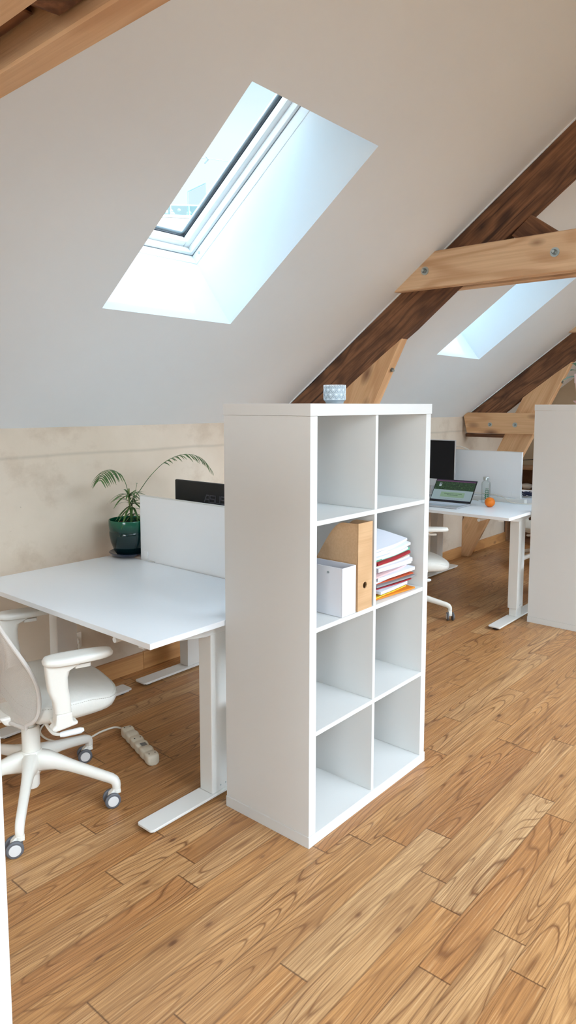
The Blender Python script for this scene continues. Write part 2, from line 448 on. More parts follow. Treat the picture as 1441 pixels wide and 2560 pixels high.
OPP_FILL = [(-4.2, -1.4, s_a, s_b), (-0.85, 1.5, s_a, s_b), (2.0, 4.3, s_a, s_b), (4.75, 5.7, s_a, s_b)]  # unseen roof openings, invented to let more light into the room
slab('ceiling', slope2, OPP_FILL, M['ceiling'], 0.2)

tag(MB().box(X0 - .2, X1 + .2, Y2 - .2, YW + .2, -0.12, 0.0).build('floor', M['floor']), kind='structure')
tag(MB().box(X0 - .2, X1 + .2, YW, YW + .25, 0, ZW + .30).build('wall_north', M['knee']), kind='structure')
def gable(name, xa, xb, mat, holes=()):
    mb = MB()
    poly = [(YW, 0), (YW, ZW), (RIDGE_Y, Z_RIDGE), (Y2, ZW), (Y2, 0)]
    mb.prism(poly, xa, xb, lambda u, v, w: Vector((w, u, v)))
    return tag(mb.build(name, mat), kind='structure')
M['gable'] = mottled('brown_beige_plaster', rgb(190, 168, 138), rgb(206, 186, 158), 2.0, 0.9, 0.1, 20)
gable('wall_east', X1, X1 + .25, M['gable'])
# west gable: wall around a tall window added out of view for side fill
wm = MB()
wy0, wy1, wz0, wz1 = -3.3, -0.2, 0.45, 2.25
P_ = lambda u, v, w: Vector((w, u, v))
top_wy0 = ZW + (wy0 - Y2) * SN / CS; top_wy1 = ZW + (YW - wy1) * SN / CS
wm.prism([(YW, 0), (YW, ZW), (wy1, top_wy1), (wy1, 0)], X0 - .25, X0, P_)
wm.prism([(Y2, 0), (wy0, 0), (wy0, top_wy0), (Y2, ZW)], X0 - .25, X0, P_)
wm.prism([(wy0, 0), (wy1, 0), (wy1, wz0), (wy0, wz0)], X0 - .25, X0, P_)
wm.prism([(wy0, wz1), (wy1, wz1), (wy1, top_wy1), (RIDGE_Y, Z_RIDGE), (wy0, top_wy0)], X0 - .25, X0, P_)
tag(wm.build('wall_west', M['ceiling']), kind='structure')
# south knee wall: a row of low windows over a sill
tag(MB().box(X0, X1, Y2 - .25, Y2, 0, ZW + .2).build('wall_south', M['ceiling']), kind='structure')

# near skylight in the north slope: stepped frame, sash, glass
def skylight(idx, H):
    x0, x1, s0, s1 = H
    w = thing('window_%d' % idx, None, None, slope((x0 + x1) / 2, s0, REV), 0, None, 'structure')
    inv = Matrix.Translation(-w.location)
    def ring(name, ix, is_, ox, o0, o1, mat, bev=0.002):
        mb = MB()
        bars = [(x0 - ox, x0 + ix, s0 - ox, s1 + ox), (x1 - ix, x1 + ox, s0 - ox, s1 + ox), (x0 + ix, x1 - ix, s0 - ox, s0 + is_), (x0 + ix, x1 - ix, s1 - is_, s1 + ox)]
        for a, b, c, d in bars:
            A = [slope(p, q, r) + (-w.location) for p in (a, b) for q in (c, d) for r in (o0, o1)]
            vs = [mb.bm.verts.new(p) for p in A]
            for f in ((0, 1, 3, 2), (4, 6, 7, 5), (0, 4, 5, 1), (2, 3, 7, 6), (0, 2, 6, 4), (1, 5, 7, 3)):
                mb.bm.faces.new([vs[i] for i in f])
        return mb.build(name, mat, w, bevel=bev)
    fr = ring('outer_frame', 0.004, 0.004, 0.05, REV, REV + 0.052, M['frame'])
    ring('seal_groove', 0.006, 0.006, 0.03, REV + 0.052, REV + 0.054, plain('seal_groove_shade', rgb(150, 158, 162), .6), 0)  # grey colour stands for the shadow in the groove between frame and sash
    ring('sash_frame', 0.022, 0.022, 0.03, REV + 0.054, REV + 0.088, M['frame'])
    ring('sash_bevel', 0.052, 0.052, 0.03, REV + 0.088, REV + 0.125, M['frame'], 0.008)
    ring('glazing_seal', 0.0545, 0.0545, 0.0, REV + 0.125, REV + 0.130, M['gasket'], 0)
    ring('cladding', 0.066, 0.066, 0.05, REV + 0.139, REV + 0.150, plain('pale_cladding', rgb(196, 208, 214), .5))
    mb = MB()
    a = [slope(p, q, REV + 0.135) - w.location for p, q in ((x0 + .03, s0 + .03), (x1 - .03, s0 + .03), (x1 - .03, s1 - .03), (x0 + .03, s1 - .03))]
    mb.face(a); g = mb.build('glass_pane', M['glass'], w)
    p = slope(x1 - .001, s0 + .05, REV + .03) - w.location
    MB().cyl(p, p + Vector((-0.006, 0, 0)), 0.007, seg=16).build('screw_cap', M['silver'], w)
    return w
skylight(1, HOLE1); skylight(2, HOLE2)
for i, (a, b, c, d) in enumerate(OPP_FILL):  # added south glazing, out of view, for fill light
    w = thing('window_%d' % (3 + i), None, None, slope2((a + b) / 2, c, .1), 0, None, 'structure')
    mb = MB()
    def bar(p0, p1, q0, q1, o0=.09, o1=.15):
        vs = [mb.bm.verts.new(slope2(p, q, r) - w.location) for p in (p0, p1) for q in (q0, q1) for r in (o0, o1)]
        for f in ((0, 1, 3, 2), (4, 6, 7, 5), (0, 4, 5, 1), (2, 3, 7, 6), (0, 2, 6, 4), (1, 5, 7, 3)): mb.bm.faces.new([vs[k] for k in f])
    bar(a, a + .04, c, d); bar(b - .04, b, c, d); bar(a + .04, b - .04, c, c + .04); bar(a + .04, b - .04, d - .04, d)
    bar((a + b) / 2 - .02, (a + b) / 2 + .02, c + .04, d - .04)
    mb.build('window_frame', M['frame'], w)
    g = MB(); g.face([slope2(p, q, .12) - w.location for p, q in ((a + .04, c + .04), (b - .04, c + .04), (b - .04, d - .04), (a + .04, d - .04))]); g.build('glass_pane', M['glass'], w)
w = thing('window_7', None, None, (X0 - .12, (wy0 + wy1) / 2, wz0), 0, None, 'structure')  # unseen gable window, added to brighten west-facing sides
h = (wy1 - wy0) / 2; hz = wz1 - wz0
mb = MB(); mb.box(-.03, .03, -h, -h + .06, 0, hz).box(-.03, .03, h - .06, h, 0, hz).box(-.03, .03, -h + .06, h - .06, 0, .06).box(-.03, .03, -h + .06, h - .06, hz - .06, hz).box(-.03, .03, -.025, .025, .06, hz - .06)
mb.build('window_frame', M['frame'], w)
g = MB(); g.face([(0, -h + .06, .06), (0, h - .06, .06), (0, h - .06, hz - .06), (0, -h + .06, hz - .06)]); g.build('glass_pane', M['glass'], w)

# skirting boards (north), in lengths
def skirt(a, b):
    o = MB().box(0, b - a - .0015, -.020, 0, 0, .098).build('baseboard_north', M['skirting'], bevel=.004)
    o.location = (a, YW, 0); tag(o, kind='structure')
for a, b in ((-4.6, -2.55), (-2.55, -1.2), (-1.2, .636), (.636, 2.35), (2.35, 4.47), (4.75, 5.95)): skirt(a, b)
o = MB().box(-.002, 2.2, -.020, 0, 0, .098).build('baseboard_east', M['skirting'], bevel=.004)
o.rotation_euler = (0, 0, -PI / 2); o.location = (X1, 1.68, 0); tag(o, kind='structure')
# thin shadow-gap bead where slope meets knee wall
# ---------------------------------------------------------------- roof trusses
def timber(name, poly, dirv, xa, xb, mat, parent, wob=0.0, bevel=.004):
    """poly in (y,z) world, grain along dirv (dy,dz), thickness xa..xb (all relative to parent loc x)"""
    cy = sum(p[0] for p in poly) / len(poly); cz = sum(p[1] for p in poly) / len(poly)
    X = Vector((0, dirv[0], dirv[1])).normalized(); Z = Vector((1, 0, 0)); Y = Z.cross(X)
    R = Matrix((X, Y, Z)).transposed()
    o3 = Vector(((xa + xb) / 2, cy, cz))
    pl = []
    n = len(poly)
    for i in range(n):
        a, b = Vector(poly[i]), Vector(poly[(i + 1) % n])
        k = max(1, int((b - a).length / 0.12)) if wob else 1
        for q in range(k):
            p = a.lerp(b, q / k)
            if wob and q: 
                d = (b - a).normalized(); nn = Vector((-d.y, d.x))
                p = p + nn * wob * (noise.noise(Vector((p.x * 2.3, p.y * 2.3, xa * 3 + 5))) * 1.6 + random.uniform(-.25, .25))
            pl.append(p)
    loc = [((Vector((0, p.x, p.y)) - Vector((0, cy, cz))).dot(X), (Vector((0, p.x, p.y)) - Vector((0, cy, cz))).dot(Y)) for p in pl]
    t = (xb - xa) / 2
    mb = MB(); mb.prism(loc, -t, t, lambda u, v, w: Vector((u, v, w)))
    o = mb.build(name, mat, parent, bevel=bevel, seg=1)
    o.rotation_euler = R.to_euler(); o.location = o3
    return o
def yz(s, o): p = slope(0, s, o); return (p.y, p.z)
def mir(p): return (2 * RIDGE_Y - p[0], p[1])
def bolt(parent, x, y, z, r=.02, axis=(-1, 0, 0), name='bolt'):
    ax = Vector(axis).normalized(); p = Vector((x, y, z))
    mb = MB(); mb.cyl(p - ax * .003, p + ax * .003, r, seg=24)
    o = mb.build(name, M['zinc'], parent, smooth=True)
    MB().cyl(p + ax * .003, p + ax * .017, r * .58, seg=6).build('hex_nut', M['zinc_dark'], o, bevel=.0015)
    MB().cyl(p + ax * .017, p + ax * .026, r * .30, seg=12).build('threaded_end', M['zinc'], o, smooth=True)
    return o
def truss(x, label, low_tie=True, wob=.006, dz=0.0):
    t = thing('roof_truss', label, 'roof truss', (x, YW, 0))
    t.location = (x, 0, 0)
    D = .202
    # rafters (north and south)
    raf = [yz(-.02, -.001), yz(S_RIDGE - .02, -.001), yz(S_RIDGE - .02 - D * math.tan(ANG), -D), yz(.10, -D + .02)]
    raf = [(y, z) for y, z in raf]
    raf[0] = (YW - .001, ZW - .012); raf[3] = (1.452, 1.300); raf.append((YW - .001, 1.300))
    north = timber('rafter', raf, (-CS, SN), 0, .072, M['old'], t, wob)
    timber('rafter', [mir(p) for p in raf], (CS, SN), 0, .072, M['old'], t, wob)
    bd = MB()
    bd.prism([yz(.02, .001), yz(S_RIDGE - .05, .001), yz(S_RIDGE - .05, -.007), yz(.02, -.007)], -.006, -.0005, lambda u, v, w: Vector((w, u, v)))
    bd.build('plaster_bead', M['ceiling'], t)
    # pale collar boards on both faces
    cb = [(.538, 2.272 + dz), (.771, 2.084 + dz), (-3.971, 2.084 + dz), (-3.738, 2.272 + dz)]
    for a, b, m in ((-.060, 0, M['pine']), (.072, .130, M['pine'])):
        timber('collar_board', cb, (1, 0), a, b, m, t)
    # dark strut from rafter down between the boards, and packing piece
    timber('strut', [(.114, 2.30), (.017, 2.388), (-.40, 2.02 + .07), (-.30, 2.09)], (-.745, -.667), .004, .068, M['old'], t, .003)
    timber('packing_block', [(.30, 2.262), (.42, 2.12), (-.22, 2.12), (-.12, 2.262)], (1, 0), .003, .069, M['old'], t)
    timber('king_post', [(RIDGE_Y - .09, 2.0), (RIDGE_Y + .09, 2.0), (RIDGE_Y + .09, Z_RIDGE - .12), (RIDGE_Y - .09, Z_RIDGE - .12)], (0, 1), .002, .070, M['old'], t, .003)
    bolt(t, -.061, .524 + .03, 2.179 - .004, .022); bolt(t, -.061, -.131, 2.178, .022)
    for s in (1, -1):
        f = (lambda p: p) if s > 0 else mir
        # slanted pale post down to the floor
        def line_r(z): return .732 + (1.85 - z) * .489
        def line_l(z): return line_r(z) + .236
        post = [(.775, 1.880), (.726, 1.846), (line_r(0.0), 0.0), (line_l(0.0), 0.0), (1.105, 1.63)]
        timber('post', [f(p) for p in post], (f((1, 0))[0] * 0 + s * .439, -.898), .004, .070 if low_tie else .068, M['pine_tie'], t)
        if low_tie:
            tie = [(YW - .002, 1.392), (YW - .035, 1.395), (1.0, 1.395), (1.09, 1.203), (YW - .075 + .05, 1.203)]
            tie = [(1.70, 1.375), (1.66, 1.398), (.93, 1.398), (1.02, 1.206), (1.66, 1.206)]
            timber('lower_tie', [f(p) for p in tie], (1, 0), -.052, .003, M['pine_tie'], t)
            timber('old_tie', [f(p) for p in [(1.70, 1.20), (1.70, 1.165), (1.20, 1.165), (1.20, 1.20)]], (1, 0), .010, .066, M['old'], t, .002)
            if s > 0:
                bolt(t, -.053, 1.428, 1.288, .020); bolt(t, -.053, 1.19, 1.289, .022)
        if s > 0:
            q = Vector((.035, line_r(1.672), 1.672))
            bolt(t, q.x, q.y, q.z, .022, (0, -.898, -.439), 'bolt')
    return t
truss(1.72, 'dark roof rafter crossed by a bolted pale collar board, behind the nearest shelving unit')
truss(4.50, 'far roof truss with dark rafter and short bolted pine tie above the laptop desk')
truss(-1.092, 'nearest roof truss, its pale collar board crossing the top left corner', False, dz=-.016)

# ---------------------------------------------------------------- cube shelving
SW, SD, SH, ST, TT, IT = .765, .39, 1.47, .038, .039, .016
def shelving(label):
    t = thing('shelving_unit', label, 'shelving unit', (0, 0, 0), 0, 'white eight-cube shelving units')
    MB().box(0, SW, 0, SD, SH - TT, SH).build('top_panel', M['laminate'], t, bevel=.0008)
    MB().box(0, SW, 0, SD, 0, TT).build('base_panel', M['laminate'], t, bevel=.0008)
    for a in (.0022, SW - ST - .0002 - .002): MB().box(a, a + ST - .002, .002, SD - .002, TT + .0006, SH - TT - .0006).build('side_panel', M['laminate'], t, bevel=.0006)
    cell = (SH - 2 * TT - 3 * IT) / 4
    for k in range(3):
        z = TT + (k + 1) * cell + k * IT
        MB().box(ST + .0004, SW - ST - .0024, .003, SD - .003, z, z + IT).build('shelf_board', M['laminate'], t, bevel=.0005)
    for k in range(4):
        z = TT + k * (cell + IT)
        MB().box(SW / 2 - .008, SW / 2 + .008, .005, SD - .005, z + .0003, z + cell - .0003).build('divider_panel', M['laminate'], t, bevel=.0005)
    return t
u = shelving('white open cube shelving unit with papers and magazine files, nearest and fully in view')
u2 = copy_tree(u); u2.location = (2.872, .016, 0)
u2['label'] = 'farther white shelving unit cut off by the right edge, pink pot on top'
for q in (u, u2):
    if 'group' in q: del q['group']
t = thing('cabinet', 'pale off-white cabinet, only its edge visible at the bottom left', 'cabinet', (-1.2538 - .80, -.458, 0))
cm = plain('off_white_cabinet', rgb(196, 193, 189), .5)
MB().box(0, .80, .019, .42, .0, 1.42).build('carcass', cm, t, bevel=.001)
for a, b in ((0.0, .3985), (.4015, .80)): MB().box(a, b, 0, .0185, .06, 1.42).build('door', cm, t, bevel=.0008)
MB().box(0, .80, .004, .0188, 0, .058).build('plinth', cm, t, bevel=.0008)
for a in (.36, .44): MB().tube([(a, -.0005, .80), (a, -.028, .80), (a, -.028, .95), (a, -.0005, .95)], .005, 8).build('handle', M['silver'], t)

CELL = (SH - 2 * TT - 3 * IT) / 4
def cellz(k): return TT + k * (CELL + IT)
Z2 = cellz(2)

# white file box
t = thing('file_box', 'white open-topped file box standing left in the second cube row', 'file box', (.181, .004, Z2 + .0008))
mb = MB(); mb.box(0, .080, 0, .003, 0, .170); mb.build('front_panel', M['card_white'], t, bevel=.0006)
mb = MB(); mb.box(0, .003, .0035, .245, 0, .170).box(.077, .080, .0035, .245, 0, .170).box(.003, .077, .242, .245, 0, .170).box(.003, .077, .0035, .242, 0, .003)
mb.build('box_body', M['card_white'], t, bevel=.0006)
p = Vector((-.0005, .06, .150)); MB().cyl(p, p + Vector((-.001, 0, 0)), .0045, seg=16).build('eyelet', M['zinc'], t, smooth=True)
# plywood magazine files
def ply_file(x, label, w=.088):
    t = thing('magazine_file', label, 'magazine file', (x, .003, Z2 + .0008))
    H, D = .312, .255
    prof = [(0, 0), (D, 0), (D, .10)]
    for k in range(1, 17):
        f = k / 16.0
        yy = D - f * (D - .02); zz = .10 + (H - .002 - .10) * smoothstep(.0, .82, f)
        prof.append((yy, zz))
    prof += [(0, H - .001)]
    for a in (0, w - .004):
        MB().prism([(p[0] + .0045, p[1]) for p in prof], a, a + .004, lambda u, v, q: Vector((q, u, v))).build('side_panel', M['ply'], t)
    # spine with finger hole
    mb = MB(); bm = mb.bm
    cx, cz, r = w * .5, .088, .012
    outer = [(0, 0), (w, 0), (w, H), (0, H)]
    for yv in (0, .004):
        pass
    seg = 24
    def ringpts(yv):
        inn = [bm.verts.new((cx + r * math.cos(2 * PI * k / seg), yv, cz + r * math.sin(2 * PI * k / seg))) for k in range(seg)]
        out = []
        for k in range(seg):
            a = 2 * PI * k / seg; dx, dz = math.cos(a), math.sin(a)
            tx = ((w - cx) / dx if dx > 1e-6 else (-cx / dx if dx < -1e-6 else 1e9)); tz = ((H - cz) / dz if dz > 1e-6 else (-cz / dz if dz < -1e-6 else 1e9))
            tt = min(tx, tz); out.append((cx + dx * tt, cz + dz * tt))
        # snap the nearest to the corners
        for c in outer:
            k = min(range(seg), key=lambda q: (out[q][0] - c[0]) ** 2 + (out[q][1] - c[1]) ** 2); out[k] = c
        return inn, [bm.verts.new((p[0], yv, p[1])) for p in out]
    A, B = ringpts(0), ringpts(.004)
    for k in range(seg):
        k2 = (k + 1) % seg
        bm.faces.new((A[0][k], A[0][k2], A[1][k2], A[1][k])); bm.faces.new((B[0][k], B[1][k], B[1][k2], B[0][k2]))
        bm.faces.new((A[0][k], B[0][k], B[0][k2], A[0][k2])); bm.faces.new((A[1][k], A[1][k2], B[1][k2], B[1][k]))
    o = mb.build('spine', M['ply'], t)
    MB().box(.0045, w - .0045, .005, D, 0, .004).build('base', M['ply'], t)
    MB().box(.0045, w - .0045, D - .002, D + .002, .0045, .10).build('rear_lip', M['ply'], t)
    return t
ply_file(.272, 'tall birch plywood magazine file with finger hole, right of the white box')

# paper pile in the right cube of the second row
def sheet(name, label, cat, group, w, d, th, mat, loc, rz, droop=0.0, wave=.002, curl=0.0, seed=0, lift=0.0):
    mb = MB(); n, m_ = 9, 12; top, bot = [], []
    for i in range(n + 1):
        a, b = [], []
        for j in range(m_ + 1):
            x = (i / n - .5) * w; y = j / m_ * d
            z = -droop * (1 - j / m_) ** 2 + wave * noise.noise(Vector((x * 9, y * 9, seed * 3.7))) + curl * (i / n) ** 3 + lift * (i / n)
            jx = .0015 * noise.noise(Vector((seed, y * 40, 1)))
            a.append(mb.bm.verts.new((x + jx, y, z + th))); b.append(mb.bm.verts.new((x + jx, y, z)))
        top.append(a); bot.append(b)
    for i in range(n):
        for j in range(m_):
            mb.bm.faces.new((top[i][j], top[i + 1][j], top[i + 1][j + 1], top[i][j + 1]))
            mb.bm.faces.new((bot[i][j], bot[i][j + 1], bot[i + 1][j + 1], bot[i + 1][j]))
    for i in range(n):
        mb.bm.faces.new((top[i][0], bot[i][0], bot[i + 1][0], top[i + 1][0])); mb.bm.faces.new((top[i][m_], top[i + 1][m_], bot[i + 1][m_], bot[i][m_]))
    for j in range(m_):
        mb.bm.faces.new((top[0][j], top[0][j + 1], bot[0][j + 1], bot[0][j])); mb.bm.faces.new((top[n][j], bot[n][j], bot[n][j + 1], top[n][j + 1]))
    o = mb.build(name, mat); o.location = loc; o.rotation_euler = (0, 0, rz)
    return tag(o, label, cat, group)
def paper(c, name): return plain(name, c, 0.7)
PC = {'white': paper(rgb(228, 231, 240), 'white_paper'), 'cream': paper(rgb(232, 224, 206), 'cream_paper'), 'green': paper(rgb(98, 176, 146), 'sea_green_card'), 'red': paper(rgb(158, 34, 44), 'dark_red_card'),
      'orange': paper(rgb(226, 134, 30), 'orange_card'), 'rust': paper(rgb(196, 82, 44), 'rust_card'), 'lime': paper(rgb(96, 190, 70), 'lime_plastic'), 'grey': paper(rgb(140, 140, 142), 'grey_card'), 'navy': paper(rgb(30, 30, 62), 'navy_card'),
      'yellow': paper(rgb(232, 196, 60), 'yellow_card'), 'pink': paper(rgb(224, 190, 190), 'pink_paper')}
pile = [
 ('folder', 'orange card folder at the very bottom of the paper pile', 'folder', 'orange', .006, -.10, .006, .25),
 ('folder', 'yellow edged folder second from the bottom of the paper pile', 'folder', 'yellow', .004, .05, -.020, .235),
 ('folder', 'rust red folder low in the paper pile above the orange one', 'folder', 'rust', .007, -.03, .000, .24),
 ('booklet', 'thick white booklet low in the paper pile above the rust folder', 'booklet', 'white', .011, .05, -.010, .20),
 ('folder', 'dark red folder directly under the lime plastic sleeve', 'folder', 'red', .004, -.13, .000, .235),
 ('plastic_sleeve', 'bright lime green plastic sleeve low in the paper pile', 'sleeve', 'lime', .005, -.18, .012, .24),
 ('folder', 'grey card folder above the lime green sleeve', 'folder', 'grey', .006, -.12, .010, .24),
 ('folder', 'rust red folder in the middle of the pile above the grey folder', 'folder', 'rust', .004, -.16, .010, .24),
 ('booklet', 'white booklet above the middle rust folder in the pile', 'booklet', 'white', .010, .05, -.006, .21),
 ('magazine', 'white magazine with grey printed cover sticking out of the pile', 'magazine', 'white', .012, -.14, .012, .225),
 ('booklet', 'pale pink edged booklet beneath the widest white magazine', 'booklet', 'pink', .006, .02, -.012, .22),
 ('magazine', 'widest white magazine, jutting far right from the pile', 'magazine', 'white', .012, -.20, .014, .23),
 ('notebook', 'white notebook above the jutting magazine in the pile', 'notebook', 'white', .014, -.12, .000, .21),
 ('notebook', 'cream covered notebook under the navy one', 'notebook', 'cream', .006, -.10, -.004, .215),
 ('notebook', 'thin navy notebook just under the red folder', 'notebook', 'navy', .005, -.09, .000, .20),
 ('folder', 'dark red card folder under the sea green folder', 'folder', 'red', .009, -.05, -.014, .215),
 ('folder', 'sea green card folder under the loose white sheets', 'folder', 'green', .009, -.07, -.006, .225),
]
zc = Z2 + .003
yoff = .020
for i, (nm, lb, ct, cl, th, rz, dx, w) in enumerate(pile):
    f = i / len(pile)
    sheet(nm, lb, ct, None, w, .295, th, PC[cl], (.548 + dx * .7, yoff + .012 * (i % 3), zc + .018 * f), rz * .8, droop=.018 * f, wave=.0015, seed=i + 1, curl=.008 * f, lift=.010 * f)
    zc += th + .0012
zc += .018
for k, (rz, dx, yo) in enumerate(((-.10, -.012, .010), (-.02, -.020, .004), (-.13, -.016, .0), (.03, -.028, .006), (-.06, -.034, -.002))):
    sheet('paper_bundle', 'bundle of loose white sheets drooping on top of the paper pile', 'paper', 'bundles of loose white sheets topping the pile', .205, .29, .0085, PC['white'], (.545 + dx, yoff + yo, zc), rz, droop=.026, wave=.002, seed=30 + k, curl=.010, lift=.010)
    zc += .0098

# pressed glass on top
def tealight_cup():
    t = thing('glass_tumbler', 'small pressed glass holder with star pattern on top of the shelving unit', 'glass', (.392, .20, SH))
    R, H = .0405, .064
    mb = MB(); mb.lathe([(0, .0005), (.031, .0005), (.033, .002), (.034, .007), (.0385, .012), (R, .013), (R + .0003, H - .002), (R - .0008, H), (R - .0035, H - .001), (R - .004, .018), (.033, .010), (0, .008)], 48)
    mb.build('cup', M['frosted'], t, smooth=True)
    mb = MB(); r = R + .0006
    def P(u, v): return Vector((r * math.cos(u / r), r * math.sin(u / r), v))
    nU = 12; du = 2 * PI * r / nU; dv = du * math.sqrt(3) / 2 * .95
    def seg(a, b):
        mb.tube([P(a[0] + (b[0] - a[0]) * k / 3, a[1] + (b[1] - a[1]) * k / 3) for k in range(4)], .00055, 4, cap=False)
    z0 = .0155; rows = 3
    for j in range(rows + 1):
        for i in range(nU):
            a = ((i + .5 * (j % 2)) * du, z0 + j * dv)
            b = ((i + 1 + .5 * (j % 2)) * du, z0 + j * dv)
            seg(a, b)
            if j < rows:
                c = ((i + .5 + .5 * (j % 2)) * du, z0 + (j + 1) * dv)
                seg(a, c); seg(b, c)
                g = ((a[0] + b[0] + c[0]) / 3, (a[1] + b[1] + c[1]) / 3)
                seg(a, g); seg(b, g); seg(c, g)
                d = ((i + 1.5 + .5 * (j % 2)) * du, z0 + (j + 1) * dv)
                g = ((d[0] + b[0] + c[0]) / 3, (d[1] + b[1] + c[1]) / 3)
                seg(d, g); seg(b, g); seg(c, g)
    mb.build('star_relief', M['frost_line'], t)
tealight_cup()

# ---------------------------------------------------------------- sit-stand desks
def rounded_rect(x0, x1, y0, y1, r, n=5):
    out = []
    for cx, cy, a0 in ((x1 - r, y1 - r, 0), (x0 + r, y1 - r, 90), (x0 + r, y0 + r, 180), (x1 - r, y0 + r, 270)):
        for k in range(n + 1):
            a = math.radians(a0 + 90 * k / n); out.append((cx + r * math.cos(a), cy + r * math.sin(a)))
    return out
def desk(label, x0, y0, ztop, depth=.752, width=1.22, flip=False, raised=0.0):
    """occupant sits at low-x side; local origin at low-x, low-y corner"""
    t = thing('desk', label, 'desk', (x0, y0, 0))
    if flip: t.rotation_euler = (0, 0, PI); t.location = (x0 + depth, y0 + width, 0)
    MB().box(0, depth, 0, width, ztop - .020, ztop).build('desktop', M['desk_white'], t, bevel=.0012)
    zu = ztop - .020
    for yc in (.092, width - .092):
        # foot
        mb = MB(); mb.prism(rounded_rect(.030, depth - .022, yc - .041, yc + .041, .012), .016, .024, lambda u, v, w: Vector((u, v, w)))
        mb.box(.045, depth - .040, yc - .036, yc + .036, .010, .016)
        foot = mb.build('foot', M['steel_white'], t, bevel=.0015)
        for fx in (.075, depth - .07): MB().cyl((fx, yc, 0), (fx, yc, .010), .024, seg=20).build('glide', M['near_black'], foot, smooth=True)
        # telescopic column
        xc = .375
        if raised:
            o = MB().box(xc - .044, xc + .040, yc - .026, yc + .026, .024, .09 + raised).build('inner_column', M['steel_white'], t, bevel=.003)
        MB().box(xc - .055, xc + .050, yc - .033, yc + .033, .0245 + raised, zu - .045).build('column', M['steel_white'], t, bevel=.003)
        for k in (-.012, .014): 
            p = Vector((xc + k, yc - .0332, .045 + raised)); MB().cyl(p, p - Vector((0, .0015, 0)), .0028, seg=10).build('column_screw', M['zinc'], t, smooth=True)
        # sloped top arm
        prof = [(.06, zu - .0005), (depth - .06, zu - .0005), (depth - .06, zu - .014), (xc + .08, zu - .046), (xc - .08, zu - .046), (.06, zu - .012)]
        MB().prism(prof, yc - .034, yc + .030, lambda u, v, w: Vector((u, w, v))).build('support_arm', M['steel_white'], t, bevel=.0015)
        for k in (.30, .44, .52):
            p = Vector((k, yc - .040, zu - .003)); MB().cyl(p, p + Vector((0, 0, .0025)), .006, seg=10).build('fixing_screw', M['zinc_dark'], t, smooth=True)
    # cross beam + cable rods
    MB().box(.36, .385, .12, width - .12, zu - .042, zu - .003).build('cross_beam', M['steel_white'], t, bevel=.002)
    for yy in (.21,):
        MB().cyl((.012, yy, zu - .016), (.30, yy + .0, zu - .016), .0105, seg=16).build('rail_rod', M['steel_white'], t, smooth=True)
    MB().box(.010, .035, .045, .075, zu - .012, zu - .0005).build('edge_clip', M['steel_white'], t, bevel=.002)
    return t
ZT1, ZT2 = .699, .755
desk('empty white desk in the foreground left of the shelving unit', -.332, .392, ZT1)
desk('white desk behind the low divider carrying the palm and the black monitor', .452, .392, ZT1, flip=True)
desk('white desk at the right holding the laptop, bottle and orange', 2.522, .409, ZT2, raised=.055)
desk('white desk beyond the far divider with the dark cable coil on it', 3.300, .409, ZT2, flip=True, raised=.055)

def divider(label, x, y0, y1, z0, z1, th=.018, foot_z=None):
    t = thing('desk_divider', label, 'desk divider', (x, y0, z0))
    MB().box(0, th, 0, y1 - y0, 0, z1 - z0).build('screen_panel', M['desk_white'], t, bevel=.002)
    MB().box(-.0015, th + .0015, -.0015, y1 - y0 + .0015, z1 - z0 + .0002, z1 - z0 + .003).build('edge_trim', M['steel_white'], t)
    if foot_z:
        for yy in (.06, y1 - y0 - .09): MB().box(-.012, th + .012, yy - .018, yy + .018, foot_z - z0 + .0003, foot_z - z0 + .0035).build('foot_plate', M['steel_white'], t)
    for yy in (.10, y1 - y0 - .03):
        mb = MB(); mb.prism(rounded_rect(-.0, .030, 0, .044, .013), -.004, -.0003, lambda u, v, w: Vector((w, yy - .03 + u, v + .026)))
        mb.build('clamp', M['desk_white'], t, bevel=.001)
    return t
divider('low white screen between the two foreground desks, next to the palm pot', .427, .62, 1.425, .678, 1.018, foot_z=ZT1)
divider('white screen behind the laptop and water bottle', 3.272, .640, 1.42, .760, 1.122)

# ---------------------------------------------------------------- monitors
def text_mesh(name, body, size, mat, parent, mtx, shear=0.0, spacing=1.0, depth=.0006, bold=0.0):
    cu = bpy.data.curves.new(name, 'FONT'); cu.body = body; cu.size = size; cu.shear = shear
    cu.space_character = spacing; cu.extrude = depth; cu.offset = bold; cu.align_x = 'CENTER'; cu.align_y = 'CENTER'
    o = bpy.data.objects.new(name + '_src', cu); COL.objects.link(o)
    dg = bpy.context.evaluated_depsgraph_get(); me = bpy.data.meshes.new_from_object(o.evaluated_get(dg))
    bpy.data.objects.remove(o, do_unlink=True)
    m = bpy.data.objects.new(name, me); COL.objects.link(m); me.materials.clear(); me.materials.append(mat)
    m.parent = parent; m.matrix_local = mtx
    return m
t = thing('monitor', 'black monitor seen from behind above the low divider', 'monitor', (.66, 1.095, ZT1))
MB().box(-.058, -.040, -.270, .270, .085, .392).build('monitor_body', M['black'], t, bevel=.006)
MB().box(-.0395, -.0385, -.264, .264, .092, .386).build('screen', plain('dark_screen', rgb(8, 9, 12), .2), t)
MB().box(-.090, -.0585, -.05, .05, .16, .26).build('stand_neck', M['black'], t, bevel=.004)
MB().prism(rounded_rect(-.13, .06, -.11, .11, .03), 0.0, .008, lambda u, v, w: Vector((u, v, w))).build('stand_base', M['black'], t, bevel=.002)
MB().box(-.105, -.0905, -.03, .03, .008, .22).build('stand_post', M['black'], t, bevel=.003)
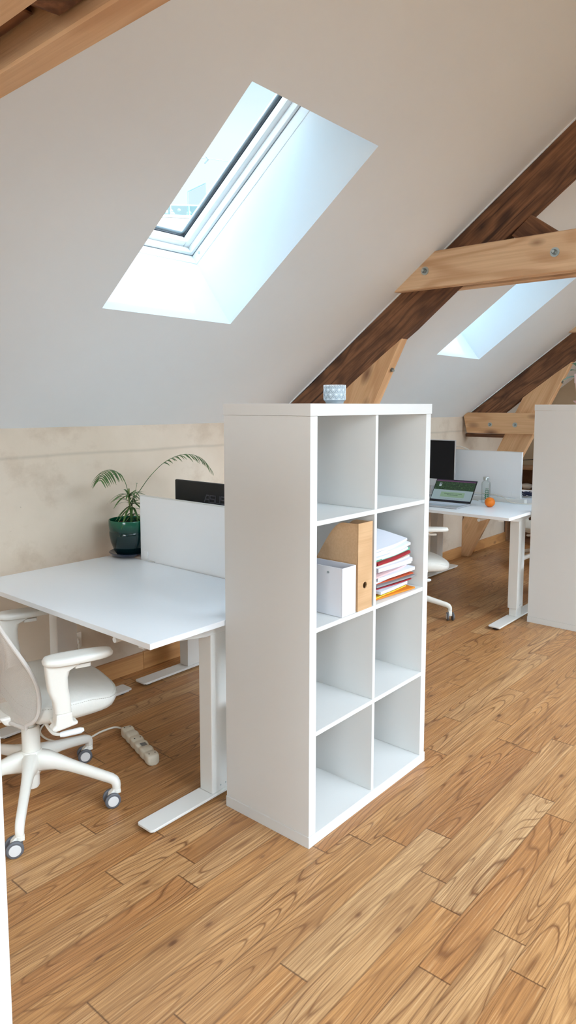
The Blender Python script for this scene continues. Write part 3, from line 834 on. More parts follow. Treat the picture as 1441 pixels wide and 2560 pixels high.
# ASUS lettering built from bars, slanted
lg = MB()
def bar2(pts, hw=.0023):
    for (a, b) in zip(pts, pts[1:]):
        a, b = Vector(a), Vector(b); d = (b - a).normalized(); n = Vector((-d.y, d.x)) * hw
        q = [a - d * hw + n, b + d * hw + n, b + d * hw - n, a - d * hw - n]
        lg.prism([(p.x, p.y) for p in q], -.0012, -.0002, lambda u, v, w: Vector((w, -u - v * .0, v)))
def letter(x, kind):
    h, w = .034, .030; s = .0
    if kind == 'A':
        bar2([(x - .004, 0), (x + .012, h), (x + w, h), (x + w, 0)]); bar2([(x + .010, h * .42), (x + w, h * .42)])
    if kind == 'S':
        bar2([(x + w, h), (x, h), (x, h * .52), (x + w, h * .52), (x + w, 0), (x, 0)])
    if kind == 'U':
        bar2([(x, h), (x, 0), (x + w, 0), (x + w, h)])
for i, ch in enumerate('ASUS'): letter(i * .0375, ch)
lgo = lg.build('logo', M['logo_grey'], t); lgo.location = (-.0583, .045, .296)
o = t; o.rotation_euler = (0, 0, 0)

t = thing('desktop_computer', 'white bordered all-in-one computer with dark screen behind the laptop', 'computer', (3.16, 1.385, ZT2))
MB().box(-.008, .004, -.274, .274, .082, .446).build('casing', M['silver'], t, bevel=.003)
MB().box(-.0095, -.0082, -.266, .266, .142, .440).build('screen', plain('dark_glass_screen', rgb(14, 18, 26), .3, 0, 0, .25), t)
MB().box(-.0092, -.0082, -.270, .270, .086, .1415).build('chin', plain('pale_chin', rgb(214, 220, 226), .35), t)
MB().box(.004, .010, -.07, .07, .02, .26).build('stand_neck', M['silver'], t, bevel=.002)
MB().box(-.06, .07, -.075, .075, 0, .006).build('stand_foot', M['silver'], t, bevel=.002)
MB().tube(catmull([(.006, -.16, .33), (.05, -.20, .372), (.09, -.228, .393), (.115, -.275, .388), (.150, -.325, .345), (.165, -.345, .20), (.165, -.35, .004)], 8), .0045, 8).build('power_cable', M['cable_white'], t, smooth=True)

# laptop
t = thing('laptop', 'open laptop showing a leafy green web page on the right desk', 'laptop', (2.650, .832, ZT2), math.radians(3.0))
base = MB().box(0, .222, 0, .318, .002, .012).build('base', M['silver'], t, bevel=.003)
MB().box(.01, .214, .01, .308, 0, .0018).build('underside', M['near_black'], t)
kb = MB()
for r in range(5):
    for c in range(13):
        kb.box(.098 + r * .021, .098 + r * .021 + .018, .022 + c * .0212, .022 + c * .0212 + .0185, .0122, .0132)
kb.build('keyboard', plain('pale_keys', rgb(214, 222, 236), .5), t)
MB().box(.014, .080, .10, .218, .0121, .0125).build('touchpad', plain('grey_touchpad', rgb(176, 190, 204), .35), t, bevel=.0002)
la = math.radians(50)       # lid leans back
lid = bpy.data.objects.new('lid', None)
lm = MB(); lm.box(0, .006, 0, .318, 0, .196); lid = lm.build('lid', M['near_black'], t, bevel=.002)
lid.location = (.222, 0, .012); lid.rotation_euler = (0, math.radians(39), 0)
scm = MB(); f = scm.face([(-.0008, .312, .010), (-.0008, .006, .010), (-.0008, .006, .190), (-.0008, .312, .190)])
uvl = scm.bm.loops.layers.uv.new('uv')
for lp, uvc in zip(f.loops, ((0, 0), (1, 0), (1, 1), (0, 1))): lp[uvl].uv = uvc
me = bpy.data.meshes.new('screen'); scm.bm.to_mesh(me); scm.bm.free()
sc = bpy.data.objects.new('screen', me); COL.objects.link(sc); me.materials.append(screen_mat(0, 1)); sc.parent = lid
for (a0, a1, v0, v1) in ((.30, .74, .335, .350), (.38, .66, .275, .290), (.20, .80, .10, .106)):
    mb = MB(); u = a0
    while u < a1:
        wv = random.uniform(.012, .030); e = min(a1, u + wv)
        mb.box(-.0012, -.0009, .312 - e * .306, .312 - u * .306, .010 + v0 * .18, .010 + v1 * .18); u = e + .008
    mb.build('text_line', plain('page_text', rgb(30, 50, 40), .6), lid)

# water bottle with leaf print
t = thing('water_bottle', 'clear glass water bottle with green leaf print and steel cap', 'bottle', (3.075, .822, ZT2))
mb = MB(); mb.lathe([(0, .001), (.030, .001), (.0335, .004), (.0338, .135), (.031, .152), (.019, .166), (.0185, .176), (.0165, .176), (.017, .165), (.029, .151), (.0315, .134), (.0312, .010), (.028, .007), (0, .007)], 40)
mb.build('glass_body', M['bottle_glass'], t, smooth=True)
MB().lathe([(0, .168), (.0215, .168), (.0215, .190), (.0205, .192), (0, .192)], 32).build('cap', M['zinc'], t, smooth=True)
lf = MB()
def leaf_on(u, v, ang, ln, wd):
    R = .0342; pts = []
    for k in range(9):
        a = k / 8 * PI; pts.append((ln * k / 8, wd * math.sin(a)))
    poly = pts + [(p[0], -p[1]) for p in pts[-2:0:-1]]
    out = []
    for a, b in poly:
        x = u + a * math.cos(ang) - b * math.sin(ang); z = v + a * math.sin(ang) + b * math.cos(ang)
        th = math.radians(218) + x / R
        out.append(lf.bm.verts.new((R * math.cos(th), R * math.sin(th), z)))
    try: lf.bm.faces.new(out)
    except Exception: pass
for z, s in ((.035, 1.2), (.048, 1.2), (.062, 1.1), (.078, 1.0), (.092, .85), (.104, .7)):
    for sg in (1, -1):
        leaf_on(.002 * sg, z, math.radians(90 - sg * 48), .017 * s, .0042 * s)
lf.build('leaf_print', plain('green_print', rgb(40, 110, 70), .5), t)

t = thing('orange', 'ripe orange resting on the right desk before the bottle', 'orange', (2.905, .712, ZT2))
mb = MB(); prof = [(0, 0)] + [(.0355 * math.sin(PI * k / 20), .0345 - .0345 * math.cos(PI * k / 20)) for k in range(1, 20)] + [(0, .0672)]
mb.lathe(prof, 40).build('fruit', M['orange'], t, smooth=True, angle=80)
MB().lathe([(0, .0670), (.0028, .0676), (.0018, .0688), (0, .0690)], 10).build('stalk_end', M['stem'], t, smooth=True)

# white cable tray / power bar along far divider
t = thing('power_bar', 'long white power bar lying along the foot of the far divider', 'power bar', (3.205, .585, ZT2))
MB().box(0, .050, 0, .62, 0, .030).build('bar_body', M['steel_white'], t, bevel=.003)
for k in range(6): MB().cyl((.025, .06 + k * .09, .0301), (.025, .06 + k * .09, .0312), .017, seg=20).build('socket', M['socket'], t, smooth=True)
o = MB().tube(catmull([(3.19, .98, .806), (3.20, .90, .808), (3.20, .82, .806), (3.19, .74, .795), (3.175, .68, .765), (3.185, .60, .7595), (3.23, .50, .7595)], 8), .0032, 8).build('cable', M['cable_white'], smooth=True)
tag(o, 'white cable running over the power bar by the far divider', 'cable')
o = MB().tube(catmull([(3.14, 1.28, ZT2 + .0035), (3.17, 1.15, ZT2 + .0035), (3.15, 1.04, ZT2 + .0035), (3.165, .95, ZT2 + .0035), (3.14, .91, ZT2 + .0035)], 8), .003, 8).build('cable', M['cable_white'], smooth=True)
tag(o, 'thin white cable trailing on the desk just behind the laptop', 'cable')
# dark cable coil on the far desk
mb = MB(); pts = []
for k in range(150):
    a = k * .33; r = .055 + .022 * math.sin(k * .21)
    pts.append((3.60 + r * .8 * math.cos(a), .70 + r * 1.25 * math.sin(a), ZT2 + .006 + .024 * abs(math.sin(k * .137)) + .012 * math.sin(k * .9) ** 2))
mb.tube(pts, .0030, 6)
tag(mb.build('coiled_cable', M['cable_blue'], smooth=True), 'tangled coil of dark blue cable on the far desk', 'cable')
t = thing('power_adapter', 'black power adapter beside the dark blue cable coil', 'adapter', (3.60, .80, ZT2))
MB().box(-.02, .02, -.02, .03, 0, .034).build('adapter_body', M['black'], t, bevel=.004)

# ---------------------------------------------------------------- office chairs
def hx(f, l, z): return Vector((f, l, z))
def make_chair(label, zarm, leg0, caster_dirs):
    t = thing('office_chair', label, 'office chair', (0, 0, 0))
    pl = M['chair_plastic']
    # star base: five arms blended into one hub
    mb = MB()
    mb.lathe([(0, .20), (.036, .20), (.040, .19), (.046, .165), (.043, .125), (.032, .110), (0, .110)], 32)
    for k in range(5):
        a = math.radians(leg0 + 72 * k); d = Vector((math.cos(a), math.sin(a), 0)); s = Vector((-d.y, d.x, 0))
        prof = [(.02, .158, .034, .040), (.06, .160, .027, .036), (.10, .155, .021, .027), (.15, .143, .018, .021), (.22, .124, .0165, .019), (.275, .108, .0160, .018), (.300, .101, .0158, .0175), (.313, .094, .0155, .0165), (.319, .084, .0150, .0155), (.3205, .074, .0145, .0145), (.3205, .066, .0140, .0140)]
        rings = []
        for pi_, (r, z, w, h) in enumerate(prof):
            r0, z0 = prof[max(0, pi_ - 1)][:2]; r1, z1 = prof[min(len(prof) - 1, pi_ + 1)][:2]
            tg = (d * (r1 - r0) + Vector((0, 0, z1 - z0))).normalized(); nn = s.cross(tg).normalized()
            if nn.z < 0: nn = -nn
            if abs(nn.z) < .3 and nn.dot(d) < 0: nn = -nn
            c = d * r + Vector((0, 0, z)); rg = []
            for q in range(12):
                an = 2 * PI * q / 12; cx = math.copysign(abs(math.cos(an)) ** .7, math.cos(an)) * w; cz = math.copysign(abs(math.sin(an)) ** .7, math.sin(an)) * h
                rg.append(mb.bm.verts.new(c + s * cx + nn * cz))
            rings.append(rg)
        for A, B in zip(rings, rings[1:]):
            for q in range(12): mb.bm.faces.new((A[q], A[(q + 1) % 12], B[(q + 1) % 12], B[q]))
        mb.bm.faces.new(rings[0][::-1]); mb.bm.faces.new(rings[-1])
    mb.build('star_base', pl, t, smooth=True, angle=50)
    for k in range(5):
        a = math.radians(leg0 + 72 * k); d = Vector((math.cos(a), math.sin(a), 0)); c = d * .320
        ca = math.radians(caster_dirs[k]); ax = Vector((math.cos(ca), math.sin(ca), 0)); fw = Vector((ax.y, -ax.x, 0))   # axle, trailing
        cc = c + fw * .018; R = .0285
        ob = MB()
        hood = [( -.030, .034), (-.026, .052), (-.014, .062), (.004, .066), (.016, .060), (.016, .048), (-.004, .046), (-.016, .030)]
        ob.prism(hood, -.011, .011, lambda u, v, w: c + fw * (u * -1 + .002) + ax * w + Vector((0, 0, v)))
        ob.cyl(c + Vector((0, 0, .050)), c + Vector((0, 0, .0655)), .0150, seg=16)
        cas = ob.build('caster', pl, t, bevel=.002)
        for sg in (-1, 1):
            w0 = cc + ax * sg * .0115; w1 = cc + ax * sg * .0245
            wz = Vector((0, 0, R))
            q = (ax * sg).to_track_quat('Z', 'Y').to_matrix()
            wh = MB().lathe([(0, 0), (R - .003, 0), (R, .003), (R, .010), (R - .004, .013), (.0195, .013), (0, .013)], 28, w0 + wz, False, q).build('wheel', M['wheel'], cas, smooth=True)
            MB().lathe([(0, .0132), (.0195, .0132), (.018, .0150), (0, .0155)], 28, w0 + wz, False, q).build('wheel_cap', M['wheel_cap'], cas, smooth=True)
    # gas column
    mb = MB(); mb.lathe([(0, .055), (.022, .055), (.026, .062), (.027, .14), (.0325, .20), (.0325, .285), (.030, .291), (.024, .291), (.0235, .287), (0, .287)], 32); mb.build('gas_column', pl, t, smooth=True)
    MB().cyl((0, 0, .288), (0, 0, .345), .0175, seg=20).build('piston', pl, t, smooth=True)
    # mechanism under the seat
    MB().prism([(-.12, .365), (-.10, .335), (-.03, .312), (.05, .318), (.10, .350), (.12, .365)], -.055, .095, lambda u, v, w: hx(u, w + .0, v)).build('mechanism', pl, t, bevel=.008)
    # lever
    lv = MB(); lv.tube(catmull([(.02, -.03, .345), (.03, -.075, .325), (.045, -.115, .295), (.070, -.135, .288)], 6), .006, 10); lv.build('lever', pl, t, smooth=True)
    MB().tube([(.066, -.134, .288), (.078, -.138, .289), (.135, -.150, .292), (.147, -.152, .293)], [.0085, .011, .0115, .006], 14).build('lever_grip', M['frame'], t, smooth=True)
    # seat cushion: superellipse plan, domed top, waterfall front
    mb = MB(); nu, nv = 44, 10; f0, f1, hw = -.062, .312, .252
    cx, hx_ = (f0 + f1) / 2, (f1 - f0) / 2
    def sp(a, k):
        # k 0..1 from outer rim inward
        n = 3.6 if math.cos(a) < 0 else 3.2
        ca, sa = math.cos(a), math.sin(a)
        rr = (abs(ca) ** n + abs(sa) ** n) ** (-1 / n)
        taper = 1 - .05 * max(0, ca)
        return cx + hx_ * rr * ca * k, .06 + hw * rr * sa * k * taper
    rings = []
    prof = [(0.0, .352), (.88, .352), (.96, .357), (.995, .375), (1.0, .395), (.99, .412), (.97, .4185), (.962, .4165), (.93, .424), (.75, .434), (.45, .435), (.2, .431), (0, .430)]
    for k, z in prof:
        if k == 0: rings.append([mb.bm.verts.new((cx, .06, z))]); continue
        rg = []
        for q in range(nu):
            a = 2 * PI * q / nu; x, y = sp(a, k)
            wf = smoothstep(.15, .29, x) * (.024 if z > .40 else .004)
            rg.append(mb.bm.verts.new((x, y, z - wf)))
        rings.append(rg)
    for A, B in zip(rings, rings[1:]):
        for q in range(nu):
            q2 = (q + 1) % nu
            if len(A) == 1: mb.bm.faces.new((A[0], B[q2], B[q]))
            elif len(B) == 1: mb.bm.faces.new((A[q], A[q2], B[0]))
            else: mb.bm.faces.new((A[q], A[q2], B[q2], B[q]))
    mb.build('seat', M['leather'], t, smooth=True, angle=70)
    # dashed seam along the side
    sm_ = MB()
    for q in range(150):
        a0 = 2 * PI * q / 150; a1 = a0 + 2 * PI / 150 * .55
        P = []
        for a in (a0, a1):
            x, y = sp(a, .9985); P.append((x, y, .4130 - smoothstep(.15, .29, x) * .024))
        sm_.tube(P, .0008, 4)
    sm_.build('seat_stitching', plain('seam_thread', rgb(178, 170, 156), .7), t)
    # mesh back: curved grid, lower corners rounded
    def back_pt(l, z):
        e = (l / .235)
        bf = -.098 - .135 * smoothstep(.42, .90, z) + .012 * math.exp(-((z - .50) / .10) ** 2)
        wrap = .072 * abs(e) ** 2.2
        return Vector((bf + wrap, .06 + l, z))
    zb, zt = .340, .93
    def halfw(z):
        if z < .46: return .240 * (max(0, 1 - ((.46 - z) / .1225) ** 3.8)) ** (1 / 3.8)
        return .240 - .045 * smoothstep(.55, .93, z) - (.05 * smoothstep(.86, .93, z) ** 2)
    mb = MB(); uvl = mb.bm.loops.layers.uv.new('uv'); nr, nc = 40, 26; G = []
    for j in range(nr + 1):
        z = zb + (zt - zb) * j / nr; h = max(halfw(z), .02)
        G.append([(mb.bm.verts.new(back_pt(-h + 2 * h * i / nc, z)), (-h + 2 * h * i / nc, z)) for i in range(nc + 1)])
    for j in range(nr):
        for i in range(nc):
            c = [G[j][i], G[j][i + 1], G[j + 1][i + 1], G[j + 1][i]]
            fc = mb.bm.faces.new([q[0] for q in c])
            for lp, q in zip(fc.loops, c): lp[uvl].uv = q[1]
    mb.build('mesh_back', M['mesh'], t, smooth=True, angle=80)
    rim = [back_pt(halfw(zb + (zt - zb) * j / 40), zb + (zt - zb) * j / 40) for j in range(1, 41)] 
    rim2 = [back_pt(-halfw(zb + (zt - zb) * j / 40), zb + (zt - zb) * j / 40) for j in range(1, 41)]
    top = [back_pt(-halfw(zt) + 2 * halfw(zt) * i / 12, zt) for i in range(1, 12)]
    bot = [back_pt(halfw(zb + .015) * (1 - 2 * i / 12), zb + .004) for i in range(0, 13)]
    loop = rim2[::-1] + bot[::-1] + rim + top[::-1] + [rim2[-1]]
    MB().tube(loop, .0075, 10).build('back_rim', plain('grey_piping', rgb(206, 198, 190), .75), t, smooth=True)
    MB().tube(catmull([(-.03, .02, .345), (-.11, .03, .335), (-.165, .06, .37), (-.200, .06, .50), (-.245, .06, .70)], 6), [.026] * 7 + [.022] * 6 + [.018] * 6 + [.012] * 6, 12, rz=[.014] * 25).build('back_support', pl, t, smooth=True)
    # armrests
    for sg in (-1, 1):
        lc = .06 + sg * .312; tw = -sg * 0 - .10
        def A2(f, l, z): return hx(f, lc + l, z)
        def S2(f, l, z):      # the sleeve and pad swivel a little
            df = f - .03; return hx(.03 + df * math.cos(tw) - l * math.sin(tw), lc + df * math.sin(tw) + l * math.cos(tw), z)
        a = MB()
        a.prism([(-.004, .378), (.008, .366), (.086, .376), (.088, .388), (.070, .388), (.068, .426), (.014, .426), (.010, .388)], -.022, .022, lambda u, v, w: A2(u, w, v))
        a.box(.015, .085, *(sorted((lc - sg * .02, .06 + sg * .12))), .370, .382)
        arm = a.build('armrest', pl, t, bevel=.006)
        a = MB()
        zt_ = zarm - .025
        secs = [(.427, .012, .069, .0230), (.47, .007, .067, .0235), (zt_ - .09, -.007, .061, .0225), (zt_ - .050, -.011, .060, .0225), (zt_ - .026, -.013, .068, .0225), (zt_ - .008, -.015, .105, .0225), (zt_, -.015, .140, .0225)]
        rings = []
        for z, xa, xb, w in secs:
            rings.append([a.bm.verts.new(S2(p[0], p[1], z)) for p in rounded_rect(xa, xb, -w, w, .016, 4)])
        for A, B in zip(rings, rings[1:]):
            n = len(A)
            for q in range(n): a.bm.faces.new((A[q], A[(q + 1) % n], B[(q + 1) % n], B[q]))
        a.bm.faces.new(rings[0][::-1]); a.bm.faces.new(rings[-1])
        a.build('arm_sleeve', pl, arm, smooth=True, angle=60)
        a = MB(); a.prism(rounded_rect(.085, .140, -.008, .008, .006, 4), zt_ - .028, zt_ - .014, lambda u, v, w: S2(u, v, w)); a.build('release_button', pl, arm, bevel=.003)
        a = MB(); rings = []
        for z, k in ((zt_ + .0005, .93), (zt_ + .004, .985), (zt_ + .013, 1.0), (zt_ + .020, .96), (zt_ + .0235, .86), (zt_ + .025, .60)):
            L0, W0 = .119 * (k if k > .9 else (.119 - .046 * (1 - k)) / .119), .044 * k
            ov = []
            for q in range(32):
                an = 2 * PI * q / 32; ca, sa = math.cos(an), math.sin(an); nn = 3.0
                rr = (abs(ca) ** nn + abs(sa) ** nn) ** (-1 / nn)
                ov.append(a.bm.verts.new(S2(.098 + L0 * rr * ca, W0 * rr * sa * (1 - .12 * ca), z)))
            rings.append(ov)
        for A, B in zip(rings, rings[1:]):
            for q in range(32): a.bm.faces.new((A[q], A[(q + 1) % 32], B[(q + 1) % 32], B[q]))
        a.bm.faces.new(rings[0][::-1]); a.bm.faces.new(rings[-1])
        a.build('arm_pad', pl, arm, smooth=True, angle=60)
    return t
H1 = math.radians(-13.5)
c1 = make_chair('white office chair with mesh back pulled up to the foreground desk', 0.622, -41.0, [262, 258, 264, 255, 260])
c1.location = (-.443, .962, 0); c1.rotation_euler = (0, 0, H1)
H2 = math.radians(-42)
c2 = make_chair('white office chair half hidden behind the shelving unit at the laptop desk', .672, -20, [-8, -12, 40, -10, -5])
c2.location = (2.42, 1.11, 0); c2.rotation_euler = (0, 0, H2)
c3 = copy_tree(c2); c3.location = (4.55, .86, 0); c3.rotation_euler = (0, 0, math.radians(165))
c3['label'] = 'farthest white office chair, almost hidden between desk leg and right shelving unit'

# ---------------------------------------------------------------- palm on the desk
def palm():
    bx, by, bz = .440, 1.534, ZT1
    t = thing('potted_palm', 'small parlour palm in a glossy green pot by the low divider', 'potted plant', (bx, by, bz))
    MB().lathe([(0, .001), (.062, .001), (.080, .006), (.098, .018), (.103, .024), (.100, .026), (.085, .016), (.070, .010), (0, .009)], 48).build('saucer', M['saucer_blue'], t, smooth=True)
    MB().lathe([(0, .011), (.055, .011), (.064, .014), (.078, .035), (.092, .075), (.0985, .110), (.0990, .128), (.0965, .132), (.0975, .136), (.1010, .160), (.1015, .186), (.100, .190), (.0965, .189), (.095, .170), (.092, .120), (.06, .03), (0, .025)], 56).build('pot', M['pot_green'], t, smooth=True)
    mb = MB(); rings = [[mb.bm.verts.new((0, 0, .168))]]
    for r in (.02, .045, .07, .0935):
        rings.append([mb.bm.verts.new((r * math.cos(2 * PI * k / 28), r * math.sin(2 * PI * k / 28), .164 + .007 * noise.noise(Vector((r * 60, k * 1.3, 2))))) for k in range(28)])
    for A, B in zip(rings, rings[1:]):
        for k in range(28):
            k2 = (k + 1) % 28
            mb.bm.faces.new((A[0], B[k], B[k2]) if len(A) == 1 else (A[k], A[k2], B[k2], B[k]))
    mb.build('soil', M['soil'], t, smooth=True, angle=80)
    MB().tube(catmull([(.01, -.01, .155), (.006, -.008, .22), (.0, -.004, .29), (.004, 0, .345)], 5), .0042, 8).build('stem', M['stem'], t, smooth=True)
    def leaflet(mb, p, d, up, ln, wd, bend=.25):
        d = d.normalized(); s = d.cross(up).normalized(); n = 6; prev = None
        for k in range(n + 1):
            f = k / n; c = p + d * ln * f + Vector((0, 0, -1)) * ln * bend * f * f
            w = wd * math.sin(PI * min(1, f * .92 + .06)) ** .8 + .0002
            row = [mb.bm.verts.new(c - s * w + up * w * .25), mb.bm.verts.new(c), mb.bm.verts.new(c + s * w + up * w * .25)]
            if prev:
                for q in range(2): mb.bm.faces.new((prev[q], prev[q + 1], row[q + 1], row[q]))
            prev = row
    def frond(pts, f0, nl, ln, wd, sweep=.5, droop=.4, tip=True, name='frond'):
        P = catmull(pts, 10); mb = MB(); n = len(P)
        rr = [.0020 * (1 - .6 * i / n) for i in range(n)]
        mb.tube(P, rr, 6)
        for k in range(nl):
            f = f0 + (1 - f0) * (k + .5) / nl; i = min(n - 2, int(f * (n - 1)))
            p = P[i]; tg = (P[i + 1] - P[i]).normalized()
            sd = tg.cross(Vector((0, 0, 1)))
            if sd.length < .2: sd = Vector((0, 1, 0))
            sd.normalize(); up = sd.cross(tg).normalized()
            le = ln * math.sin(PI * (.18 + .74 * (k + .5) / nl)) ** .6
            for sg in (-1, 1):
                leaflet(mb, p, sd * sg * 1.0 + tg * sweep + Vector((0, 0, random.uniform(-.12, .10))), up, le * random.uniform(.88, 1.1), wd, droop)
        return mb.build(name, M['leaf'], t, smooth=True, angle=180)
    O = Vector((bx, by, bz))
    def w(x, y, z): return Vector((x, y, z)) - O
    crown = w(.445, 1.528, ZT1 + .27)
    frond([crown, w(.488, 1.515, 1.020), w(.545, 1.485, 1.105), w(.612, 1.44, 1.178), w(.690, 1.385, 1.212), w(.758, 1.335, 1.190), w(.800, 1.30, 1.125)], .46, 17, .074, .0036, .75, .45)
    frond([crown, w(.428, 1.52, 1.030), w(.398, 1.51, 1.095), w(.345, 1.49, 1.135), w(.28, 1.46, 1.155), w(.222, 1.43, 1.145), w(.188, 1.41, 1.108)], .48, 15, .066, .0036, .35, .85)
    random.seed(21)
    for q in range(3):
        mb = MB(); cz = (1.0, .955, .905)[q]; c0 = w(.442 + .01 * q, 1.527 - .006 * q, cz)
        for k in range(22 - q * 3):
            a = 2 * PI * (k + .37 * q) / (22 - q * 3) + random.uniform(-.2, .2); el = random.uniform(.1, .95) - .35 * q
            d = Vector((math.cos(a) * math.cos(el), math.sin(a) * math.cos(el) - .15, math.sin(el)))
            leaflet(mb, c0 + Vector((0, 0, random.uniform(-.015, .015))), d, Vector((0, 0, 1)), random.uniform(.080, .125), .0058, random.uniform(.35, .8))
        mb.build('frond', M['leaf'], t, smooth=True, angle=180)
    frond([crown, w(.455, 1.50, 1.02), w(.462, 1.49, 1.075)], .9, 1, .012, .002)
palm()

# pink pot plant at the right edge
t = thing('pink_pot_plant', 'pink ceramic pot with green leaves on the right shelving unit', 'potted plant', (3.092, .165, SH))
MB().lathe([(0, .001), (.04, .001), (.060, .018), (.064, .026), (.058, .026), (.050, .014), (0, .012)], 40).build('saucer', plain('coral_ceramic', rgb(232, 170, 150), .4), t, smooth=True)
MB().lathe([(0, .014), (.040, .014), (.056, .135), (.0565, .14), (.062, .142), (.064, .200), (.060, .202), (.056, .190), (.045, .06), (0, .05)], 44).build('pot', M['pink'], t, smooth=True)
MB().lathe([(0, .185), (.0575, .183)], 24).build('soil', M['soil'], t)
glf = mottled('glossy_green_leaf', rgb(60, 120, 80), rgb(110, 160, 130), 16, .3, .05, 40)
mb_done = 0
for a, el, ln in ((190, 35, .13), (235, 15, .15), (150, 55, .17), (60, 40, .15), (300, 45, .14), (205, 62, .20), (10, 20, .14), (100, 10, .13)):
    mb = MB(); ar, er = math.radians(a), math.radians(el); d = Vector((math.cos(ar) * math.cos(er), math.sin(ar) * math.cos(er), math.sin(er)))
    st = Vector((0, 0, .185)); P = [st + d * ln * f + Vector((0, 0, -.35 * ln * f * f)) for f in (0, .25, .5, .75, 1)]
    mb.tube(P[:3], .002, 6, cap=True)
    s = d.cross(Vector((0, 0, 1))).normalized(); prev = None
    for k in range(9):
        f = .4 + .75 * k / 8; c = st + d * ln * f + Vector((0, 0, -.35 * ln * f * f)); wd = .026 * math.sin(PI * (k / 8 * .96 + .02)) ** .8 + .0003
        row = [mb.bm.verts.new(c - s * wd + Vector((0, 0, wd * .3))), mb.bm.verts.new(c), mb.bm.verts.new(c + s * wd + Vector((0, 0, wd * .3)))]
        if prev:
            for q in range(2): mb.bm.faces.new((prev[q], prev[q + 1], row[q + 1], row[q]))
        prev = row
    mb.build('leaf', glf, t, smooth=True, angle=180)

# ---------------------------------------------------------------- power strip, socket, cable on the floor
t = thing('power_strip', 'off-white multi-socket power strip lying on the floor under the desk', 'power strip', (.055, .975, 0), math.atan2(-.30, -.085))
mb = MB(); prof = []
n = 72; Lh = .162
def hw_(x): return .0230 + .0042 * abs(math.sin((x + Lh) / (2 * Lh) * PI * 6))
rings = []
for i in range(n + 1):
    x = -Lh + 2 * Lh * i / n; w_ = hw_(x); h = .040 + .003 * abs(math.sin((x + Lh) / (2 * Lh) * PI * 6))
    e = min(1, .75 + (Lh - abs(x)) / .02); w_ *= e; h = h * e
    rg = [mb.bm.verts.new((x, p[0], p[1])) for p in rounded_rect(-w_, w_, 0.0005, h, .010, 4)]
    rings.append(rg)
for A, B in zip(rings, rings[1:]):
    for q in range(len(A)): mb.bm.faces.new((A[q], A[(q + 1) % len(A)], B[(q + 1) % len(A)], B[q]))
mb.bm.faces.new(rings[0][::-1]); mb.bm.faces.new(rings[-1])
mb.build('strip_body', M['strip'], t, smooth=True, angle=60)
MB().box(.035, .062, -.012, .012, .0425, .0436).build('rating_label', plain('printed_label', rgb(120, 116, 110), .6), t)
for xx in (-.140, .140, -.02): 
    for yy in (-.013, .013): MB().cyl((xx, yy, .0385), (xx, yy, .0432), .0032, seg=10).build('screw_hole', M['dark_hole'], t, smooth=True)
mb = MB(); mb.tube(catmull([(.102, 1.135, .022), (.108, 1.17, .012), (.095, 1.215, .007), (.03, 1.225, .0055), (-.05, 1.215, .0055), (-.12, 1.26, .0055), (-.16, 1.34, .0055), (-.14, 1.44, .0055), (-.05, 1.52, .0055), (.04, 1.60, .0055), (.13, 1.662, .02), (.19, 1.675, .10), (.209, 1.668, .20), (.212, 1.664, .255), (.212, 1.675, .269)], 8), .0045, 8)
tag(mb.build('power_cable', M['cable_white'], smooth=True), 'white cable running from the floor power strip to the wall socket', 'cable')
t = thing('wall_socket', 'white round wall socket on the low wall under the foreground desk', 'socket', (.212, YW, .270))
MB().prism(rounded_rect(-.041, .041, -.041, .041, .006), 0, .009, lambda u, v, w: Vector((u, -w - .0004, v))).build('face_plate', M['socket'], t, bevel=.002)
q = Vector((0, -1, 0)).to_track_quat('Z', 'Y').to_matrix()
MB().lathe([(.021, 0), (.027, 0), (.027, .003), (.021, .003)], 32, (0, -.0095, 0), True, q).build('socket_ring', M['socket'], t, smooth=True)
MB().lathe([(0, 0), (.0195, 0), (.0195, .020), (.012, .030), (.006, .034), (0, .034)], 28, (0, -.0097, 0), False, q).build('plug', M['socket'], t, smooth=True)

# ---------------------------------------------------------------- far end bits
t = thing('wooden_cubby', 'small open brown wooden cubby against the far wall beyond the divider', 'cubby', (5.50, 1.22, 0))
for a, b, c, d, e, f, nm in ((0, .36, 0, .48, .79, .81, 'top_board'), (0, .36, 0, .48, .56, .58, 'shelf_board'), (0, .36, 0, .02, .0, .79, 'side_board'), (0, .36, .46, .48, 0, .79, 'side_board'), (.34, .36, .02, .46, .02, .79, 'back_board'), (0, .34, .02, .46, 0, .02, 'base_board')):
    MB().box(a, b, c, d, e, f).build(nm, M['cubby'], t, bevel=.002)
t = thing('white_bowl', 'pale rounded bowl inside the far wooden cubby', 'bowl', (5.56, 1.50, .581))
MB().lathe([(0, .0), (.035, .0), (.058, .022), (.062, .036), (.05, .050), (.02, .058), (0, .059)], 32).build('bowl_body', M['socket'], t, smooth=True)
o = MB().box(-.02, .02, -.018, .018, 0, 1.10).build('dark_post', M['old'], bevel=.003); o.location = (5.46, 1.345, 0); tag(o, 'thin dark upright batten beside the far wooden cubby', 'batten')
o = MB().tube(catmull([(5.9, 1.70, .865), (5.6, 1.66, .872), (5.47, 1.40, .905), (5.46, 1.365, .91)], 6), .004, 6).build('wall_cable', M['near_black'], smooth=True)
tag(o, 'thin dark cable crossing the far wall above the wooden cubby', 'cable')

